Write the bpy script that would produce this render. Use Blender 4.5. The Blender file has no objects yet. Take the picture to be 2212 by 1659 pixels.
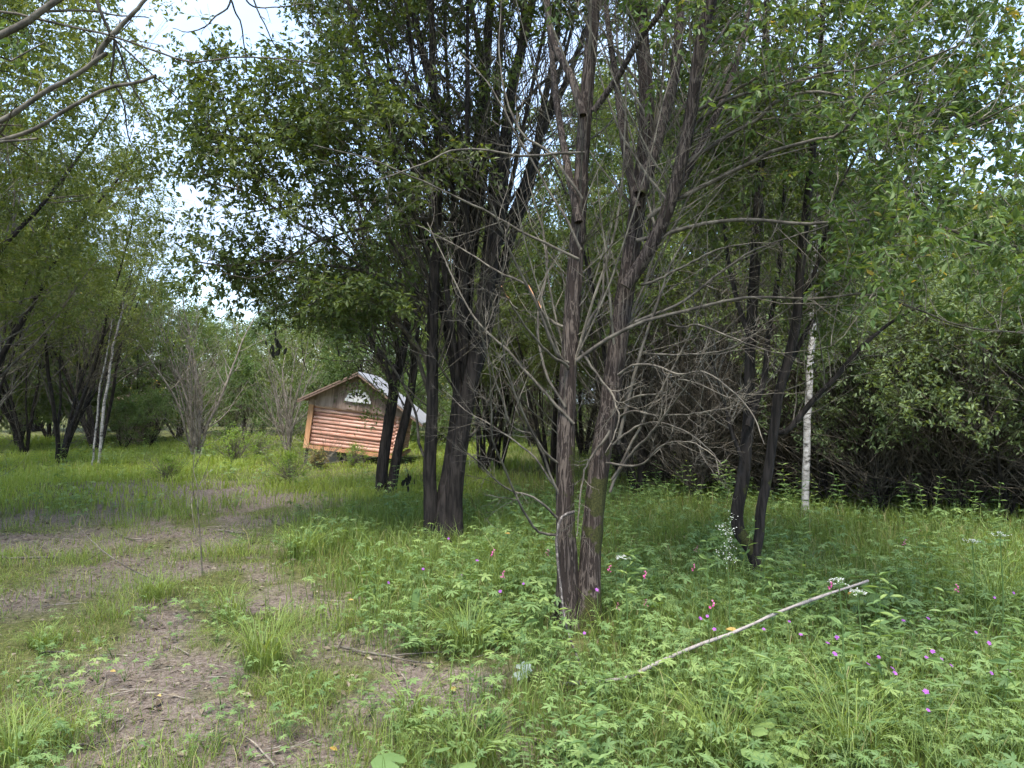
import bpy, math, random
import numpy as np
from mathutils import kdtree, Matrix, Vector

# ------------------------------------------------------------------ camera, sky, sun, exposure
S = bpy.context.scene
C = S.collection
R = math.radians
CAM_Z = 1.6
VW, VH, VF, HORIZON = 2212.0, 1659.0, 1609.0, 870.0      # picture frame used for measuring
PITCH = math.atan((HORIZON - VH / 2) / VF)

cam_d = bpy.data.cameras.new('camera')
cam_d.sensor_width = 36.0
cam_d.lens = 36.0 * VF / VW
cam_d.clip_end = 2000.0
cam = bpy.data.objects.new('camera', cam_d)
C.objects.link(cam)
cam.location = (0, 0, CAM_Z)
cam.rotation_euler = (R(90) + PITCH, 0, 0)
S.camera = cam

SUN_EL, SUN_AZ = R(67), R(188)         # azimuth measured from +Y towards +X
world = bpy.data.worlds.new('World')
S.world = world
world.use_nodes = True
wn, wl = world.node_tree.nodes, world.node_tree.links
wn.clear()
w_out = wn.new('ShaderNodeOutputWorld')
w_bg = wn.new('ShaderNodeBackground')
w_sky = wn.new('ShaderNodeTexSky')
w_sky.sky_type = 'NISHITA'
w_sky.sun_disc = False
w_sky.sun_elevation = SUN_EL
w_sky.sun_rotation = SUN_AZ
w_sky.air_density = 1.2
w_sky.dust_density = 1.0
w_sky.ozone_density = 2.0
w_tc = wn.new('ShaderNodeTexCoord')
w_map = wn.new('ShaderNodeMapping')
w_map.inputs['Scale'].default_value = (1.0, 1.0, 2.4)
w_map.inputs['Location'].default_value = (0.35, 0.1, 0.2)
w_noise = wn.new('ShaderNodeTexNoise')
w_noise.inputs['Scale'].default_value = 2.2
w_noise.inputs['Detail'].default_value = 6.0
w_noise.inputs['Roughness'].default_value = 0.55
w_ramp = wn.new('ShaderNodeValToRGB')
w_ramp.color_ramp.elements[0].position = 0.36
w_ramp.color_ramp.elements[1].position = 0.62
w_mix = wn.new('ShaderNodeMixRGB')
w_mix.inputs['Color2'].default_value = (1.75, 2.25, 3.1, 1)
wl.new(w_tc.outputs['Generated'], w_map.inputs['Vector'])
wl.new(w_map.outputs['Vector'], w_noise.inputs['Vector'])
wl.new(w_noise.outputs['Fac'], w_ramp.inputs['Fac'])
wl.new(w_ramp.outputs['Color'], w_mix.inputs['Fac'])
wl.new(w_sky.outputs['Color'], w_mix.inputs['Color1'])
wl.new(w_mix.outputs['Color'], w_bg.inputs['Color'])
w_bg.inputs['Strength'].default_value = 0.15
wl.new(w_bg.outputs['Background'], w_out.inputs['Surface'])

sun_d = bpy.data.lights.new('sun', 'SUN')
sun_d.energy = 2.4
sun_d.angle = R(26)
sun_d.color = (1.0, 0.95, 0.86)
sun = bpy.data.objects.new('sun', sun_d)
C.objects.link(sun)
sdir = Vector((math.sin(SUN_AZ) * math.cos(SUN_EL), math.cos(SUN_AZ) * math.cos(SUN_EL), math.sin(SUN_EL)))
sun.rotation_euler = sdir.to_track_quat('Z', 'Y').to_euler()

S.view_settings.view_transform = 'Standard'
S.view_settings.look = 'None'
S.view_settings.gamma = 1.0
S.view_settings.use_curve_mapping = False
S.view_settings.exposure = 2.0
S.render.engine = 'CYCLES'
cy = S.cycles
cy.use_denoising = True
cy.denoiser = 'OPENIMAGEDENOISE'
cy.max_bounces = 4
cy.diffuse_bounces = 3
cy.glossy_bounces = 1
cy.transmission_bounces = 3
cy.transparent_max_bounces = 4
cy.sample_clamp_indirect = 6.0
cy.use_adaptive_sampling = True
cy.adaptive_threshold = 0.04
cy.debug_use_spatial_splits = True

# ------------------------------------------------------------------ helpers
rng = np.random.default_rng(11)
random.seed(5)


def norm(v):
    return v / np.maximum(np.linalg.norm(v, axis=-1, keepdims=True), 1e-9)


def P(x, y, d):
    """world point seen at picture position (x, y) at distance d along +Y"""
    a = (np.asarray(x, float) - VW / 2) / VF
    b = (VH / 2 - np.asarray(y, float)) / VF
    fy = math.cos(PITCH) - b * math.sin(PITCH)
    fz = math.sin(PITCH) + b * math.cos(PITCH)
    s = d / fy
    return np.stack([a * s, d + 0 * s, CAM_Z + fz * s], -1)


def _hash(ix, iy, iz, seed):
    n = (ix * 374761393 + iy * 668265263 + iz * 2147483647 + seed * 144665) & 0xFFFFFFFF
    n = ((n ^ (n >> 13)) * 1274126177) & 0xFFFFFFFF
    return ((n ^ (n >> 16)) & 0xFFFF) / 65535.0


def vnoise(p, freq=1.0, seed=0):
    p = np.asarray(p, float) * freq
    if p.shape[-1] == 2:
        p = np.concatenate([p, np.zeros(p.shape[:-1] + (1,))], -1)
    i = np.floor(p).astype(np.int64)
    f = p - i
    f = f * f * (3 - 2 * f)
    r = 0
    for dx in (0, 1):
        for dy in (0, 1):
            for dz in (0, 1):
                w = (f[..., 0] if dx else 1 - f[..., 0]) * (f[..., 1] if dy else 1 - f[..., 1]) * (f[..., 2] if dz else 1 - f[..., 2])
                r = r + w * _hash(i[..., 0] + dx, i[..., 1] + dy, i[..., 2] + dz, seed)
    return r


def fbm(p, freq=1.0, seed=0, octs=3):
    r, a, t = 0, 1.0, 0
    for o in range(octs):
        r = r + a * vnoise(p, freq * 2 ** o, seed + o)
        t += a
        a *= 0.5
    return r / t


def ground_h(x, y):
    p = np.stack([np.asarray(x, float), np.asarray(y, float)], -1)
    h = (fbm(p, 0.35, 3, 2) - 0.5) * 0.16 + (fbm(p, 1.6, 9, 3) - 0.5) * 0.07
    return h


def G(x, y):
    """ground point seen at picture position (x, y)"""
    d = CAM_Z * VF / (y - HORIZON)
    for _ in range(3):
        p = P(x, y, d)
        h = float(ground_h(p[0], p[1]))
        d = (CAM_Z - h) * VF / (y - HORIZON)
    p = P(x, y, d)
    p[2] = float(ground_h(p[0], p[1]))
    return p


class Buf:
    def __init__(self):
        self.v, self.t, self.q, self.n = [], [], [], 0
        self.av = []          # per-vertex value

    def add(self, v, t=None, q=None, val=0.5):
        v = np.asarray(v, np.float32).reshape(-1, 3)
        self.v.append(v)
        if t is not None and len(t):
            self.t.append(np.asarray(t, np.int32).reshape(-1, 3) + self.n)
        if q is not None and len(q):
            self.q.append(np.asarray(q, np.int32).reshape(-1, 4) + self.n)
        val = np.broadcast_to(np.asarray(val, np.float32), (len(v),))
        self.av.append(val)
        self.n += len(v)

    def arrays(self):
        v = np.concatenate(self.v) if self.v else np.zeros((0, 3), np.float32)
        t = np.concatenate(self.t) if self.t else np.zeros((0, 3), np.int32)
        q = np.concatenate(self.q) if self.q else np.zeros((0, 4), np.int32)
        a = np.concatenate(self.av) if self.av else np.zeros((0,), np.float32)
        return v, t, q, a

    def mesh(self, name, mat, off=None, smooth=False):
        v, t, q, a = self.arrays()
        if off is not None:
            v = v - np.asarray(off, np.float32)
        m = bpy.data.meshes.new(name)
        m.vertices.add(len(v))
        m.vertices.foreach_set('co', v.ravel())
        nl = len(t) * 3 + len(q) * 4
        m.loops.add(nl)
        m.loops.foreach_set('vertex_index', np.concatenate([t.ravel(), q.ravel()]).astype(np.int32))
        m.polygons.add(len(t) + len(q))
        st = np.concatenate([np.arange(len(t)) * 3, len(t) * 3 + np.arange(len(q)) * 4]).astype(np.int32)
        m.polygons.foreach_set('loop_start', st)
        m.polygons.foreach_set('use_smooth', np.full(len(st), smooth))
        at = m.attributes.new('val', 'FLOAT', 'POINT')
        at.data.foreach_set('value', a)
        m.update(calc_edges=True)
        m.materials.append(mat)
        return m

    def obj(self, name, mat, parent=None, off=None, smooth=False, kind=None):
        if parent is not None and off is None:
            off = parent['_base'] if '_base' in parent else None
        o = bpy.data.objects.new(name, self.mesh(name, mat, off, smooth))
        C.objects.link(o)
        if parent is not None:
            o.parent = parent
        elif off is not None:
            o.location = off
        if kind:
            o['kind'] = kind
        return o


BASES = {}


def thing(name, label, cat, loc=(0, 0, 0), group=None):
    o = bpy.data.objects.new(name, None)
    o.empty_display_size = 0.1
    C.objects.link(o)
    o.location = [float(c) for c in loc]
    o['label'] = label
    o['category'] = cat
    if group:
        o['group'] = group
    BASES[o.name] = np.asarray(loc, float)
    return o


def part(buf, name, mat, parent, smooth=False, kind=None, label=None):
    o = buf.obj(name, mat, parent, off=BASES[parent.name], smooth=smooth, kind=kind)
    BASES[o.name] = BASES[parent.name] * 0 + BASES[parent.name]
    if label:
        o['label'] = label
    return o


def tag(o, label, cat, group=None):
    o['label'] = label
    o['category'] = cat
    if group:
        o['group'] = group
    return o


def copy_thing(src, loc, rz=0.0, sc=1.0, label=None, tilt=(0, 0)):
    c = src.copy()
    C.objects.link(c)
    c.location = [float(k) for k in loc]
    c.rotation_euler = (tilt[0], tilt[1], rz)
    c.scale = (sc, sc, sc) if not hasattr(sc, '__len__') else sc
    if label:
        c['label'] = label
    for ch in src.children:
        k = ch.copy()
        C.objects.link(k)
        k.parent = c
        for g in ch.children:
            kk = g.copy()
            C.objects.link(kk)
            kk.parent = k
    return c


def tubes(buf, pts, rad, sides=5, val=0.5, bump=0.0, cap=False):
    """pts (T,n,3), rad (T,n): T tubes of n rings"""
    pts = np.asarray(pts, float)
    rad = np.asarray(rad, float)
    if pts.ndim == 2:
        pts, rad = pts[None], rad[None]
    T, n, _ = pts.shape
    if T == 0:
        return
    tan = norm(np.gradient(pts, axis=1))
    mean = norm(pts[:, -1] - pts[:, 0])
    ref = np.eye(3)[np.argmin(np.abs(mean), axis=1)][:, None, :]
    u = norm(np.cross(tan, np.broadcast_to(ref, tan.shape)))
    w = np.cross(tan, u)
    ang = np.arange(sides) / sides * 2 * math.pi
    ca, sa = np.cos(ang), np.sin(ang)
    rr = rad[:, :, None, None] * np.ones((1, 1, sides, 1))
    ringdir = u[:, :, None, :] * ca[None, None, :, None] + w[:, :, None, :] * sa[None, None, :, None]
    if bump:
        base = pts[:, :, None, :] + ringdir * rr
        q = base * np.array([1.0, 1.0, 0.16])
        rid = 1 - np.abs(2 * fbm(q, 34.0, 21, 2) - 1)
        lump = fbm(base, 7.0, 33, 2) - 0.5
        rr = rr * (1 + bump * (rid[..., None] - 0.6) + 0.22 * bump / 0.2 * lump[..., None] * 0.6)
    v = pts[:, :, None, :] + ringdir * rr
    idx = np.arange(T * n * sides).reshape(T, n, sides)
    a = idx[:, :-1]
    b = idx[:, 1:]
    q = np.stack([a, np.roll(a, -1, 2), np.roll(b, -1, 2), b], -1).reshape(-1, 4)
    vv = np.broadcast_to(np.asarray(val, float).reshape(-1, 1, 1) if np.ndim(val) == 1 else np.asarray(val, float), (T, n, sides)).reshape(-1)
    v = v.reshape(-1, 3)
    if cap:
        ends = pts[:, [0, -1]].reshape(-1, 3)
        base_i = len(v)
        tri = []
        for k in range(T):
            c0, c1 = base_i + 2 * k, base_i + 2 * k + 1
            r0, r1 = idx[k, 0], idx[k, -1]
            for s_ in range(sides):
                tri.append((c0, r0[(s_ + 1) % sides], r0[s_]))
                tri.append((c1, r1[s_], r1[(s_ + 1) % sides]))
        v = np.concatenate([v, ends])
        vv = np.concatenate([vv, np.full(len(ends), vv[-1])])
        buf.add(v, tri, q, vv)
    else:
        buf.add(v, None, q, vv)


def resample(pl, n):
    """smooth polyline (Catmull-Rom) through control points, n points"""
    pl = np.asarray(pl, float)
    if len(pl) == 2:
        t = np.linspace(0, 1, n)[:, None]
        return pl[0] * (1 - t) + pl[1] * t
    e = np.concatenate([[2 * pl[0] - pl[1]], pl, [2 * pl[-1] - pl[-2]]])
    seg = np.linalg.norm(np.diff(pl[:, :3], axis=0), axis=1)
    cum = np.concatenate([[0], np.cumsum(seg)])
    s = np.linspace(0, cum[-1], n)
    k = np.clip(np.searchsorted(cum, s, 'right') - 1, 0, len(pl) - 2)
    t = ((s - cum[k]) / np.maximum(seg[k], 1e-9))[:, None]
    p0, p1, p2, p3 = e[k], e[k + 1], e[k + 2], e[k + 3]
    return 0.5 * (2 * p1 + (p2 - p0) * t + (2 * p0 - 5 * p1 + 4 * p2 - p3) * t ** 2 + (3 * p1 - p0 - 3 * p2 + p3) * t ** 3)


def grow(P0, D, L, n, up=0.1, wob=0.15, g=rng):
    P0, D, L = np.asarray(P0, float), norm(np.asarray(D, float)), np.asarray(L, float)
    T = len(P0)
    out = np.zeros((T, n, 3))
    out[:, 0] = P0
    d = D.copy()
    st = L[:, None] / (n - 1)
    upv = np.array([0, 0, 1.0])
    u = np.asarray(up, float)
    if u.ndim:
        u = u[:, None]
    for i in range(1, n):
        d = norm(d + upv * u + g.normal(0, wob, (T, 3)))
        out[:, i] = out[:, i - 1] + d * st
    return out


def spawn(pts, rad, k, t0=0.2, t1=0.95, ang=(30, 55), g=rng):
    """k children on each of T parents: origin, direction, parent radius there, parent param"""
    T, n, _ = pts.shape
    t = g.uniform(t0, t1, (T, k)) * (n - 1)
    i = np.clip(t.astype(int), 0, n - 2)
    f = (t - i)[..., None]
    ti = np.arange(T)[:, None]
    p = pts[ti, i] * (1 - f) + pts[ti, i + 1] * f
    tan = norm(pts[ti, i + 1] - pts[ti, i])
    r = rad[ti, i] * (1 - f[..., 0]) + rad[ti, i + 1] * f[..., 0]
    rnd = g.normal(0, 1, tan.shape)
    perp = norm(rnd - tan * (rnd * tan).sum(-1, keepdims=True))
    a = np.radians(g.uniform(ang[0], ang[1], (T, k)))[..., None]
    D = tan * np.cos(a) + perp * np.sin(a)
    return p.reshape(-1, 3), D.reshape(-1, 3), r.reshape(-1), (t / (n - 1)).reshape(-1)


def taper(r0, n, end=0.25):
    r0 = np.asarray(r0, float)
    return r0[:, None] * np.linspace(1, end, n)[None]


def leaves(buf, pos, d, nrm, L, W, val, six=False):
    d = norm(d)
    nrm = norm(nrm - d * (nrm * d).sum(-1, keepdims=True))
    s = np.cross(d, nrm)
    N = len(pos)
    L = np.broadcast_to(L, (N,))[:, None]
    W = np.broadcast_to(W, (N,))[:, None]
    if six:
        b = pos
        tip = pos + d * L - nrm * L * 0.14
        l1 = pos + d * L * 0.3 + s * W * 0.46 + nrm * W * 0.14
        r1 = pos + d * L * 0.3 - s * W * 0.46 + nrm * W * 0.14
        l2 = pos + d * L * 0.66 + s * W * 0.42 + nrm * W * 0.06
        r2 = pos + d * L * 0.66 - s * W * 0.42 + nrm * W * 0.06
        v = np.stack([b, r1, r2, tip, l2, l1], 1).reshape(-1, 3)
        k = np.arange(N)[:, None, None] * 6
        q = np.array([[0, 1, 2, 3], [0, 3, 4, 5]])[None] + k
        buf.add(v, None, q.reshape(-1, 4), np.repeat(val, 6))
    else:
        b = pos
        tip = pos + d * L - nrm * L * 0.1
        l = pos + d * L * 0.46 + s * W * 0.5 + nrm * W * 0.12
        r = pos + d * L * 0.46 - s * W * 0.5 + nrm * W * 0.12
        v = np.stack([b, r, tip, l], 1).reshape(-1, 3)
        k = np.arange(N)[:, None, None] * 4
        t = np.array([[0, 1, 2], [0, 2, 3]])[None] + k
        buf.add(v, t.reshape(-1, 3), None, np.repeat(val, 4))


def leaf_on_twigs(buf, tw, m, L, W, t0=0.15, six=False, val=None, droop=0.25, g=rng):
    """m leaves along each twig in tw (T,n,3)"""
    T, n, _ = tw.shape
    if T == 0:
        return
    p, D, _, t = spawn(tw, np.ones((T, n)), m, t0, 1.0, (35, 80), g)
    D = D + np.array([0, 0, -droop])
    N = len(p)
    nrm = g.normal(0, 0.75, (N, 3)) + np.array([0, 0, 1.0])
    LL = L * g.uniform(0.6, 1.15, N)
    if val is None:
        val = np.repeat(g.uniform(0, 1, T), m) * 0.5 + g.uniform(0, 0.5, N)
    leaves(buf, p, D, nrm, LL, LL * W / L, val, six)


def inpoly(x, y, poly):
    ins = np.zeros(len(x), bool)
    n = len(poly)
    j = n - 1
    for i in range(n):
        xi, yi = poly[i]
        xj, yj = poly[j]
        c = ((yi > y) != (yj > y)) & (x < (xj - xi) * (y - yi) / (yj - yi + 1e-12) + xi)
        ins ^= c
        j = i
    return ins


# ------------------------------------------------------------------ materials
def new_mat(name):
    m = bpy.data.materials.new(name)
    m.use_nodes = True
    nt = m.node_tree
    nt.nodes.clear()
    out = nt.nodes.new('ShaderNodeOutputMaterial')
    return m, nt.nodes, nt.links, out


def ramp(nodes, stops):
    r = nodes.new('ShaderNodeValToRGB')
    e = r.color_ramp.elements
    while len(e) < len(stops):
        e.new(0.5)
    for k, (p, c) in enumerate(stops):
        e[k].position = p
        e[k].color = (c[0], c[1], c[2], 1)
    return r


def leaf_mat(name, stops, trans=0.4, tint=(1.25, 1.15, 0.5), rough=0.5, spec=0.35):
    m, N, K, out = new_mat(name)
    at = N.new('ShaderNodeAttribute')
    at.attribute_name = 'val'
    oi = N.new('ShaderNodeObjectInfo')
    ad = N.new('ShaderNodeMath')
    ad.operation = 'MULTIPLY_ADD'
    ad.inputs[1].default_value = 0.06
    K.new(oi.outputs['Random'], ad.inputs[0])
    K.new(at.outputs['Fac'], ad.inputs[2])
    su = N.new('ShaderNodeMath')
    su.operation = 'SUBTRACT'
    su.inputs[1].default_value = 0.05
    K.new(ad.outputs[0], su.inputs[0])
    r = ramp(N, stops)
    K.new(su.outputs[0], r.inputs['Fac'])
    bs = N.new('ShaderNodeBsdfPrincipled')
    bs.inputs['Roughness'].default_value = rough
    bs.inputs['Specular IOR Level'].default_value = spec
    K.new(r.outputs['Color'], bs.inputs['Base Color'])
    tr = N.new('ShaderNodeBsdfTranslucent')
    mu = N.new('ShaderNodeMixRGB')
    mu.blend_type = 'MULTIPLY'
    mu.inputs['Fac'].default_value = 1.0
    mu.inputs['Color2'].default_value = (tint[0], tint[1], tint[2], 1)
    K.new(r.outputs['Color'], mu.inputs['Color1'])
    K.new(mu.outputs['Color'], tr.inputs['Color'])
    mx = N.new('ShaderNodeMixShader')
    mx.inputs['Fac'].default_value = trans
    K.new(bs.outputs['BSDF'], mx.inputs[1])
    K.new(tr.outputs['BSDF'], mx.inputs[2])
    K.new(mx.outputs['Shader'], out.inputs['Surface'])
    return m


def bark_mat(name, dark, light, scale=26.0, zs=0.16, bump=0.6, moss=None, moss_amt=0.0, lo=0.40, hi=0.62, ridges=False):
    m, N, K, out = new_mat(name)
    tc = N.new('ShaderNodeTexCoord')
    mp = N.new('ShaderNodeMapping')
    mp.inputs['Scale'].default_value = (1, 1, zs)
    K.new(tc.outputs['Object'], mp.inputs['Vector'])
    n1 = N.new('ShaderNodeTexNoise')
    n1.inputs['Scale'].default_value = scale
    n1.inputs['Detail'].default_value = 5
    n1.inputs['Roughness'].default_value = 0.62
    n1.inputs['Distortion'].default_value = 0.6
    K.new(mp.outputs['Vector'], n1.inputs['Vector'])
    r = ramp(N, [(lo, dark), (hi, light)]) if not ridges else ramp(N, [(0.38, tuple(c * 1.9 for c in dark)), (0.455, dark), (0.495, light), (0.525, light), (0.565, dark), (0.66, tuple(c * 2.2 for c in dark))])
    K.new(n1.outputs['Fac'], r.inputs['Fac'])
    n2 = N.new('ShaderNodeTexNoise')
    n2.inputs['Scale'].default_value = 3.5
    n2.inputs['Detail'].default_value = 3
    K.new(tc.outputs['Object'], n2.inputs['Vector'])
    mm = N.new('ShaderNodeMixRGB')
    mm.blend_type = 'MULTIPLY'
    mm.inputs['Fac'].default_value = 0.6
    r2 = ramp(N, [(0.3, (0.55, 0.55, 0.55)), (0.7, (1.15, 1.12, 1.05))])
    K.new(n2.outputs['Fac'], r2.inputs['Fac'])
    K.new(r.outputs['Color'], mm.inputs['Color1'])
    K.new(r2.outputs['Color'], mm.inputs['Color2'])
    col = mm.outputs['Color']
    if moss:
        at = N.new('ShaderNodeAttribute')
        at.attribute_name = 'val'
        n3 = N.new('ShaderNodeTexNoise')
        n3.inputs['Scale'].default_value = 13
        n3.inputs['Detail'].default_value = 4
        K.new(tc.outputs['Object'], n3.inputs['Vector'])
        sm = N.new('ShaderNodeMath')
        sm.operation = 'ADD'
        K.new(at.outputs['Fac'], sm.inputs[0])
        K.new(n3.outputs['Fac'], sm.inputs[1])
        r3 = ramp(N, [(0.93, (0, 0, 0)), (1.25, (1, 1, 1))])
        K.new(sm.outputs[0], r3.inputs['Fac'])
        mo = N.new('ShaderNodeMixRGB')
        K.new(r3.outputs['Color'], mo.inputs['Fac'])
        K.new(col, mo.inputs['Color1'])
        mc = ramp(N, [(0.35, moss), (0.7, tuple(c * 2.4 for c in moss))])
        n4 = N.new('ShaderNodeTexNoise')
        n4.inputs['Scale'].default_value = 90
        K.new(tc.outputs['Object'], n4.inputs['Vector'])
        K.new(n4.outputs['Fac'], mc.inputs['Fac'])
        K.new(mc.outputs['Color'], mo.inputs['Color2'])
        col = mo.outputs['Color']
    bs = N.new('ShaderNodeBsdfPrincipled')
    bs.inputs['Roughness'].default_value = 0.85
    bs.inputs['Specular IOR Level'].default_value = 0.2
    K.new(col, bs.inputs['Base Color'])
    bu = N.new('ShaderNodeBump')
    bu.inputs['Strength'].default_value = bump
    bu.inputs['Distance'].default_value = 0.02
    K.new(n1.outputs['Fac'], bu.inputs['Height'])
    K.new(bu.outputs['Normal'], bs.inputs['Normal'])
    K.new(bs.outputs['BSDF'], out.inputs['Surface'])
    return m


def plain_mat(name, stops, scale=(8, 8, 8), noise=6.0, rough=0.7, bump=0.15, use_val=False, metal=0.0):
    m, N, K, out = new_mat(name)
    tc = N.new('ShaderNodeTexCoord')
    mp = N.new('ShaderNodeMapping')
    mp.inputs['Scale'].default_value = scale
    K.new(tc.outputs['Object'], mp.inputs['Vector'])
    n1 = N.new('ShaderNodeTexNoise')
    n1.inputs['Scale'].default_value = noise
    n1.inputs['Detail'].default_value = 6
    n1.inputs['Roughness'].default_value = 0.6
    K.new(mp.outputs['Vector'], n1.inputs['Vector'])
    oi = N.new('ShaderNodeObjectInfo')
    ad = N.new('ShaderNodeMath')
    ad.operation = 'MULTIPLY_ADD'
    ad.inputs[1].default_value = 0.34
    K.new(oi.outputs['Random'], ad.inputs[0])
    K.new(n1.outputs['Fac'], ad.inputs[2])
    su = N.new('ShaderNodeMath')
    su.operation = 'SUBTRACT'
    su.inputs[1].default_value = 0.17
    K.new(ad.outputs[0], su.inputs[0])
    r = ramp(N, stops)
    K.new(su.outputs[0], r.inputs['Fac'])
    bs = N.new('ShaderNodeBsdfPrincipled')
    bs.inputs['Roughness'].default_value = rough
    bs.inputs['Metallic'].default_value = metal
    bs.inputs['Specular IOR Level'].default_value = 0.3
    K.new(r.outputs['Color'], bs.inputs['Base Color'])
    bu = N.new('ShaderNodeBump')
    bu.inputs['Strength'].default_value = bump
    bu.inputs['Distance'].default_value = 0.02
    K.new(n1.outputs['Fac'], bu.inputs['Height'])
    K.new(bu.outputs['Normal'], bs.inputs['Normal'])
    K.new(bs.outputs['BSDF'], out.inputs['Surface'])
    return m


M = {}
M['willow_leaf'] = leaf_mat('willow_leaf', [(0.0, (0.042, 0.064, 0.019)), (0.5, (0.074, 0.106, 0.027)), (0.93, (0.118, 0.148, 0.038)), (0.985, (0.42, 0.30, 0.04))], 0.40, (1.5, 1.4, 0.55))
M['light_leaf'] = leaf_mat('light_leaf', [(0.0, (0.055, 0.092, 0.030)), (0.5, (0.09, 0.145, 0.042)), (0.92, (0.15, 0.20, 0.06)), (0.985, (0.50, 0.34, 0.06))], 0.42, (1.4, 1.3, 0.6))
M['forest_leaf'] = leaf_mat('forest_leaf', [(0.0, (0.066, 0.098, 0.030)), (0.5, (0.112, 0.155, 0.045)), (1.0, (0.19, 0.225, 0.065))], 0.40, (1.45, 1.35, 0.55))
M['shrub_leaf'] = leaf_mat('shrub_leaf', [(0.0, (0.080, 0.115, 0.052)), (0.6, (0.13, 0.175, 0.078)), (1.0, (0.20, 0.26, 0.09))], 0.4, (1.5, 1.4, 0.5))
M['grass'] = leaf_mat('grass', [(0.0, (0.090, 0.130, 0.038)), (0.5, (0.150, 0.212, 0.052)), (0.85, (0.240, 0.300, 0.070)), (1.0, (0.33, 0.28, 0.15))], 0.4, (1.5, 1.35, 0.5), 0.5, 0.3)
M['meadow_sun_tint'] = leaf_mat('meadow_sun_tint', [(0.0, (0.13, 0.185, 0.035)), (0.5, (0.205, 0.275, 0.052)), (0.85, (0.27, 0.33, 0.075)), (1.0, (0.36, 0.33, 0.15))], 0.42, (1.4, 1.3, 0.5), 0.5, 0.3)  # grass colour brightened and yellowed to paint in sunlight on the clearing
M['herb'] = leaf_mat('herb', [(0.0, (0.090, 0.155, 0.052)), (0.5, (0.150, 0.235, 0.078)), (1.0, (0.245, 0.325, 0.105))], 0.38, (1.4, 1.3, 0.5), 0.55, 0.35)
M['litter'] = leaf_mat('litter', [(0.0, (0.07, 0.05, 0.036)), (0.5, (0.15, 0.12, 0.085)), (1.0, (0.28, 0.24, 0.17))], 0.1, (1, 1, 1), 0.8, 0.1)
M['bark'] = bark_mat('bark', (0.017, 0.012, 0.010), (0.105, 0.083, 0.070), 30.0, 0.10, 0.9, (0.020, 0.021, 0.006), 0.5, 0.46, 0.64, True)
M['bark_dark'] = bark_mat('bark_dark', (0.010, 0.008, 0.007), (0.042, 0.034, 0.030), 26.0, 0.12, 0.8, (0.025, 0.026, 0.008), 0.5)
M['twig_grey'] = bark_mat('twig_grey', (0.055, 0.047, 0.039), (0.150, 0.132, 0.106), 14.0, 0.5, 0.3)
M['twig_pale'] = bark_mat('twig_pale', (0.14, 0.12, 0.10), (0.30, 0.265, 0.22), 14.0, 0.5, 0.3)
M['twig_black'] = bark_mat('twig_black', (0.016, 0.013, 0.011), (0.060, 0.051, 0.042), 14.0, 0.5, 0.3)
M['twig_dark'] = bark_mat('twig_dark', (0.035, 0.03, 0.024), (0.13, 0.11, 0.085), 14.0, 0.5, 0.3)
M['twig_mid'] = bark_mat('twig_mid', (0.075, 0.064, 0.05), (0.21, 0.185, 0.145), 14.0, 0.5, 0.3)

# ------------------------------------------------------------------ ground
# patches of trodden bare soil: picture position on the ground, radius in metres, strength
BARE = [(330, 1450, .55, .85), (250, 1590, .5, .6), (620, 1650, .33, .9), (1090, 1590, .30, .7), (990, 1470, .4, .65), (740, 1385, .42, .65),
        (620, 1290, .5, .7), (300, 1230, .7, .6), (90, 1165, 1.1, .7), (330, 1150, 1.1, .65), (450, 1064, 1.3, 1.0), (600, 1080, 1.2, .8),
        (230, 1105, 1.3, .7), (40, 1115, 1.2, .55), (150, 1480, .5, .45), (480, 1180, .8, .5), (60, 1290, .6, .4), (430, 1560, .35, .6),
        (870, 1500, .35, .6), (330, 1052, 1.2, .8), (560, 1120, 1.0, .45), (1320, 1480, .3, .4), (1150, 1660, .3, .5), (780, 1600, .3, .2)]
for _line, _w, _s in (([(120, 1700), (290, 1520), (345, 1420), (330, 1300), (290, 1210), (210, 1140), (330, 1085), (480, 1062), (650, 1078)], .27, .66), ([(1180, 1660), (1010, 1500), (860, 1420), (740, 1370), (630, 1285), (540, 1200), (420, 1140), (250, 1110), (60, 1130)], .22, .6)):
    for _a, _b in zip(_line[:-1], _line[1:]):
        for _t in (0.0, .25, .5, .75):
            _y = _a[1] + (_b[1] - _a[1]) * _t
            BARE.append((_a[0] + (_b[0] - _a[0]) * _t, _y, _w * (1 + .35 * max(0, 1250 - _y) / 100), _s))
BARE_W = [(G(x, y)[:2], r, s) for x, y, r, s in BARE]


def bare(x, y):
    p = np.stack([x, y], -1)
    b = np.zeros(len(x))
    for c, r, s in BARE_W:
        q = ((p - c) ** 2).sum(-1) / (r * r)
        b = np.maximum(b, s * np.exp(-q * 0.9))
    b = b + (fbm(p, 1.7, 5, 4) - 0.5) * 1.3 * np.clip(b * 2.5, 0, 1)
    return np.clip(b, 0, 1)


EDGE = [G(900, 1659)[:2], G(1000, 1500)[:2], G(1000, 1430)[:2], G(880, 1400)[:2], G(740, 1330)[:2], G(690, 1240)[:2], G(650, 1170)[:2], G(660, 1110)[:2], G(720, 1060)[:2], G(760, 1000)[:2]]
EX = np.array([e[0] for e in EDGE])
EY = np.array([e[1] for e in EDGE])
_o = np.argsort(EY)
EX, EY = EX[_o], EY[_o]


def lush(x, y):
    """1 in the tall undergrowth right of the trodden ground and in the far clearing, 0 on the short turf"""
    e = np.interp(y, EY, EX)
    a = 1 / (1 + np.exp(-(x - e) / 0.18))
    far = 1 / (1 + np.exp(-(y - 12.6 - 0.14 * x - 1.2 * np.clip((x + 3.2) / 1.5, -1, 1)) / 0.4))
    return np.maximum(a, far)


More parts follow.
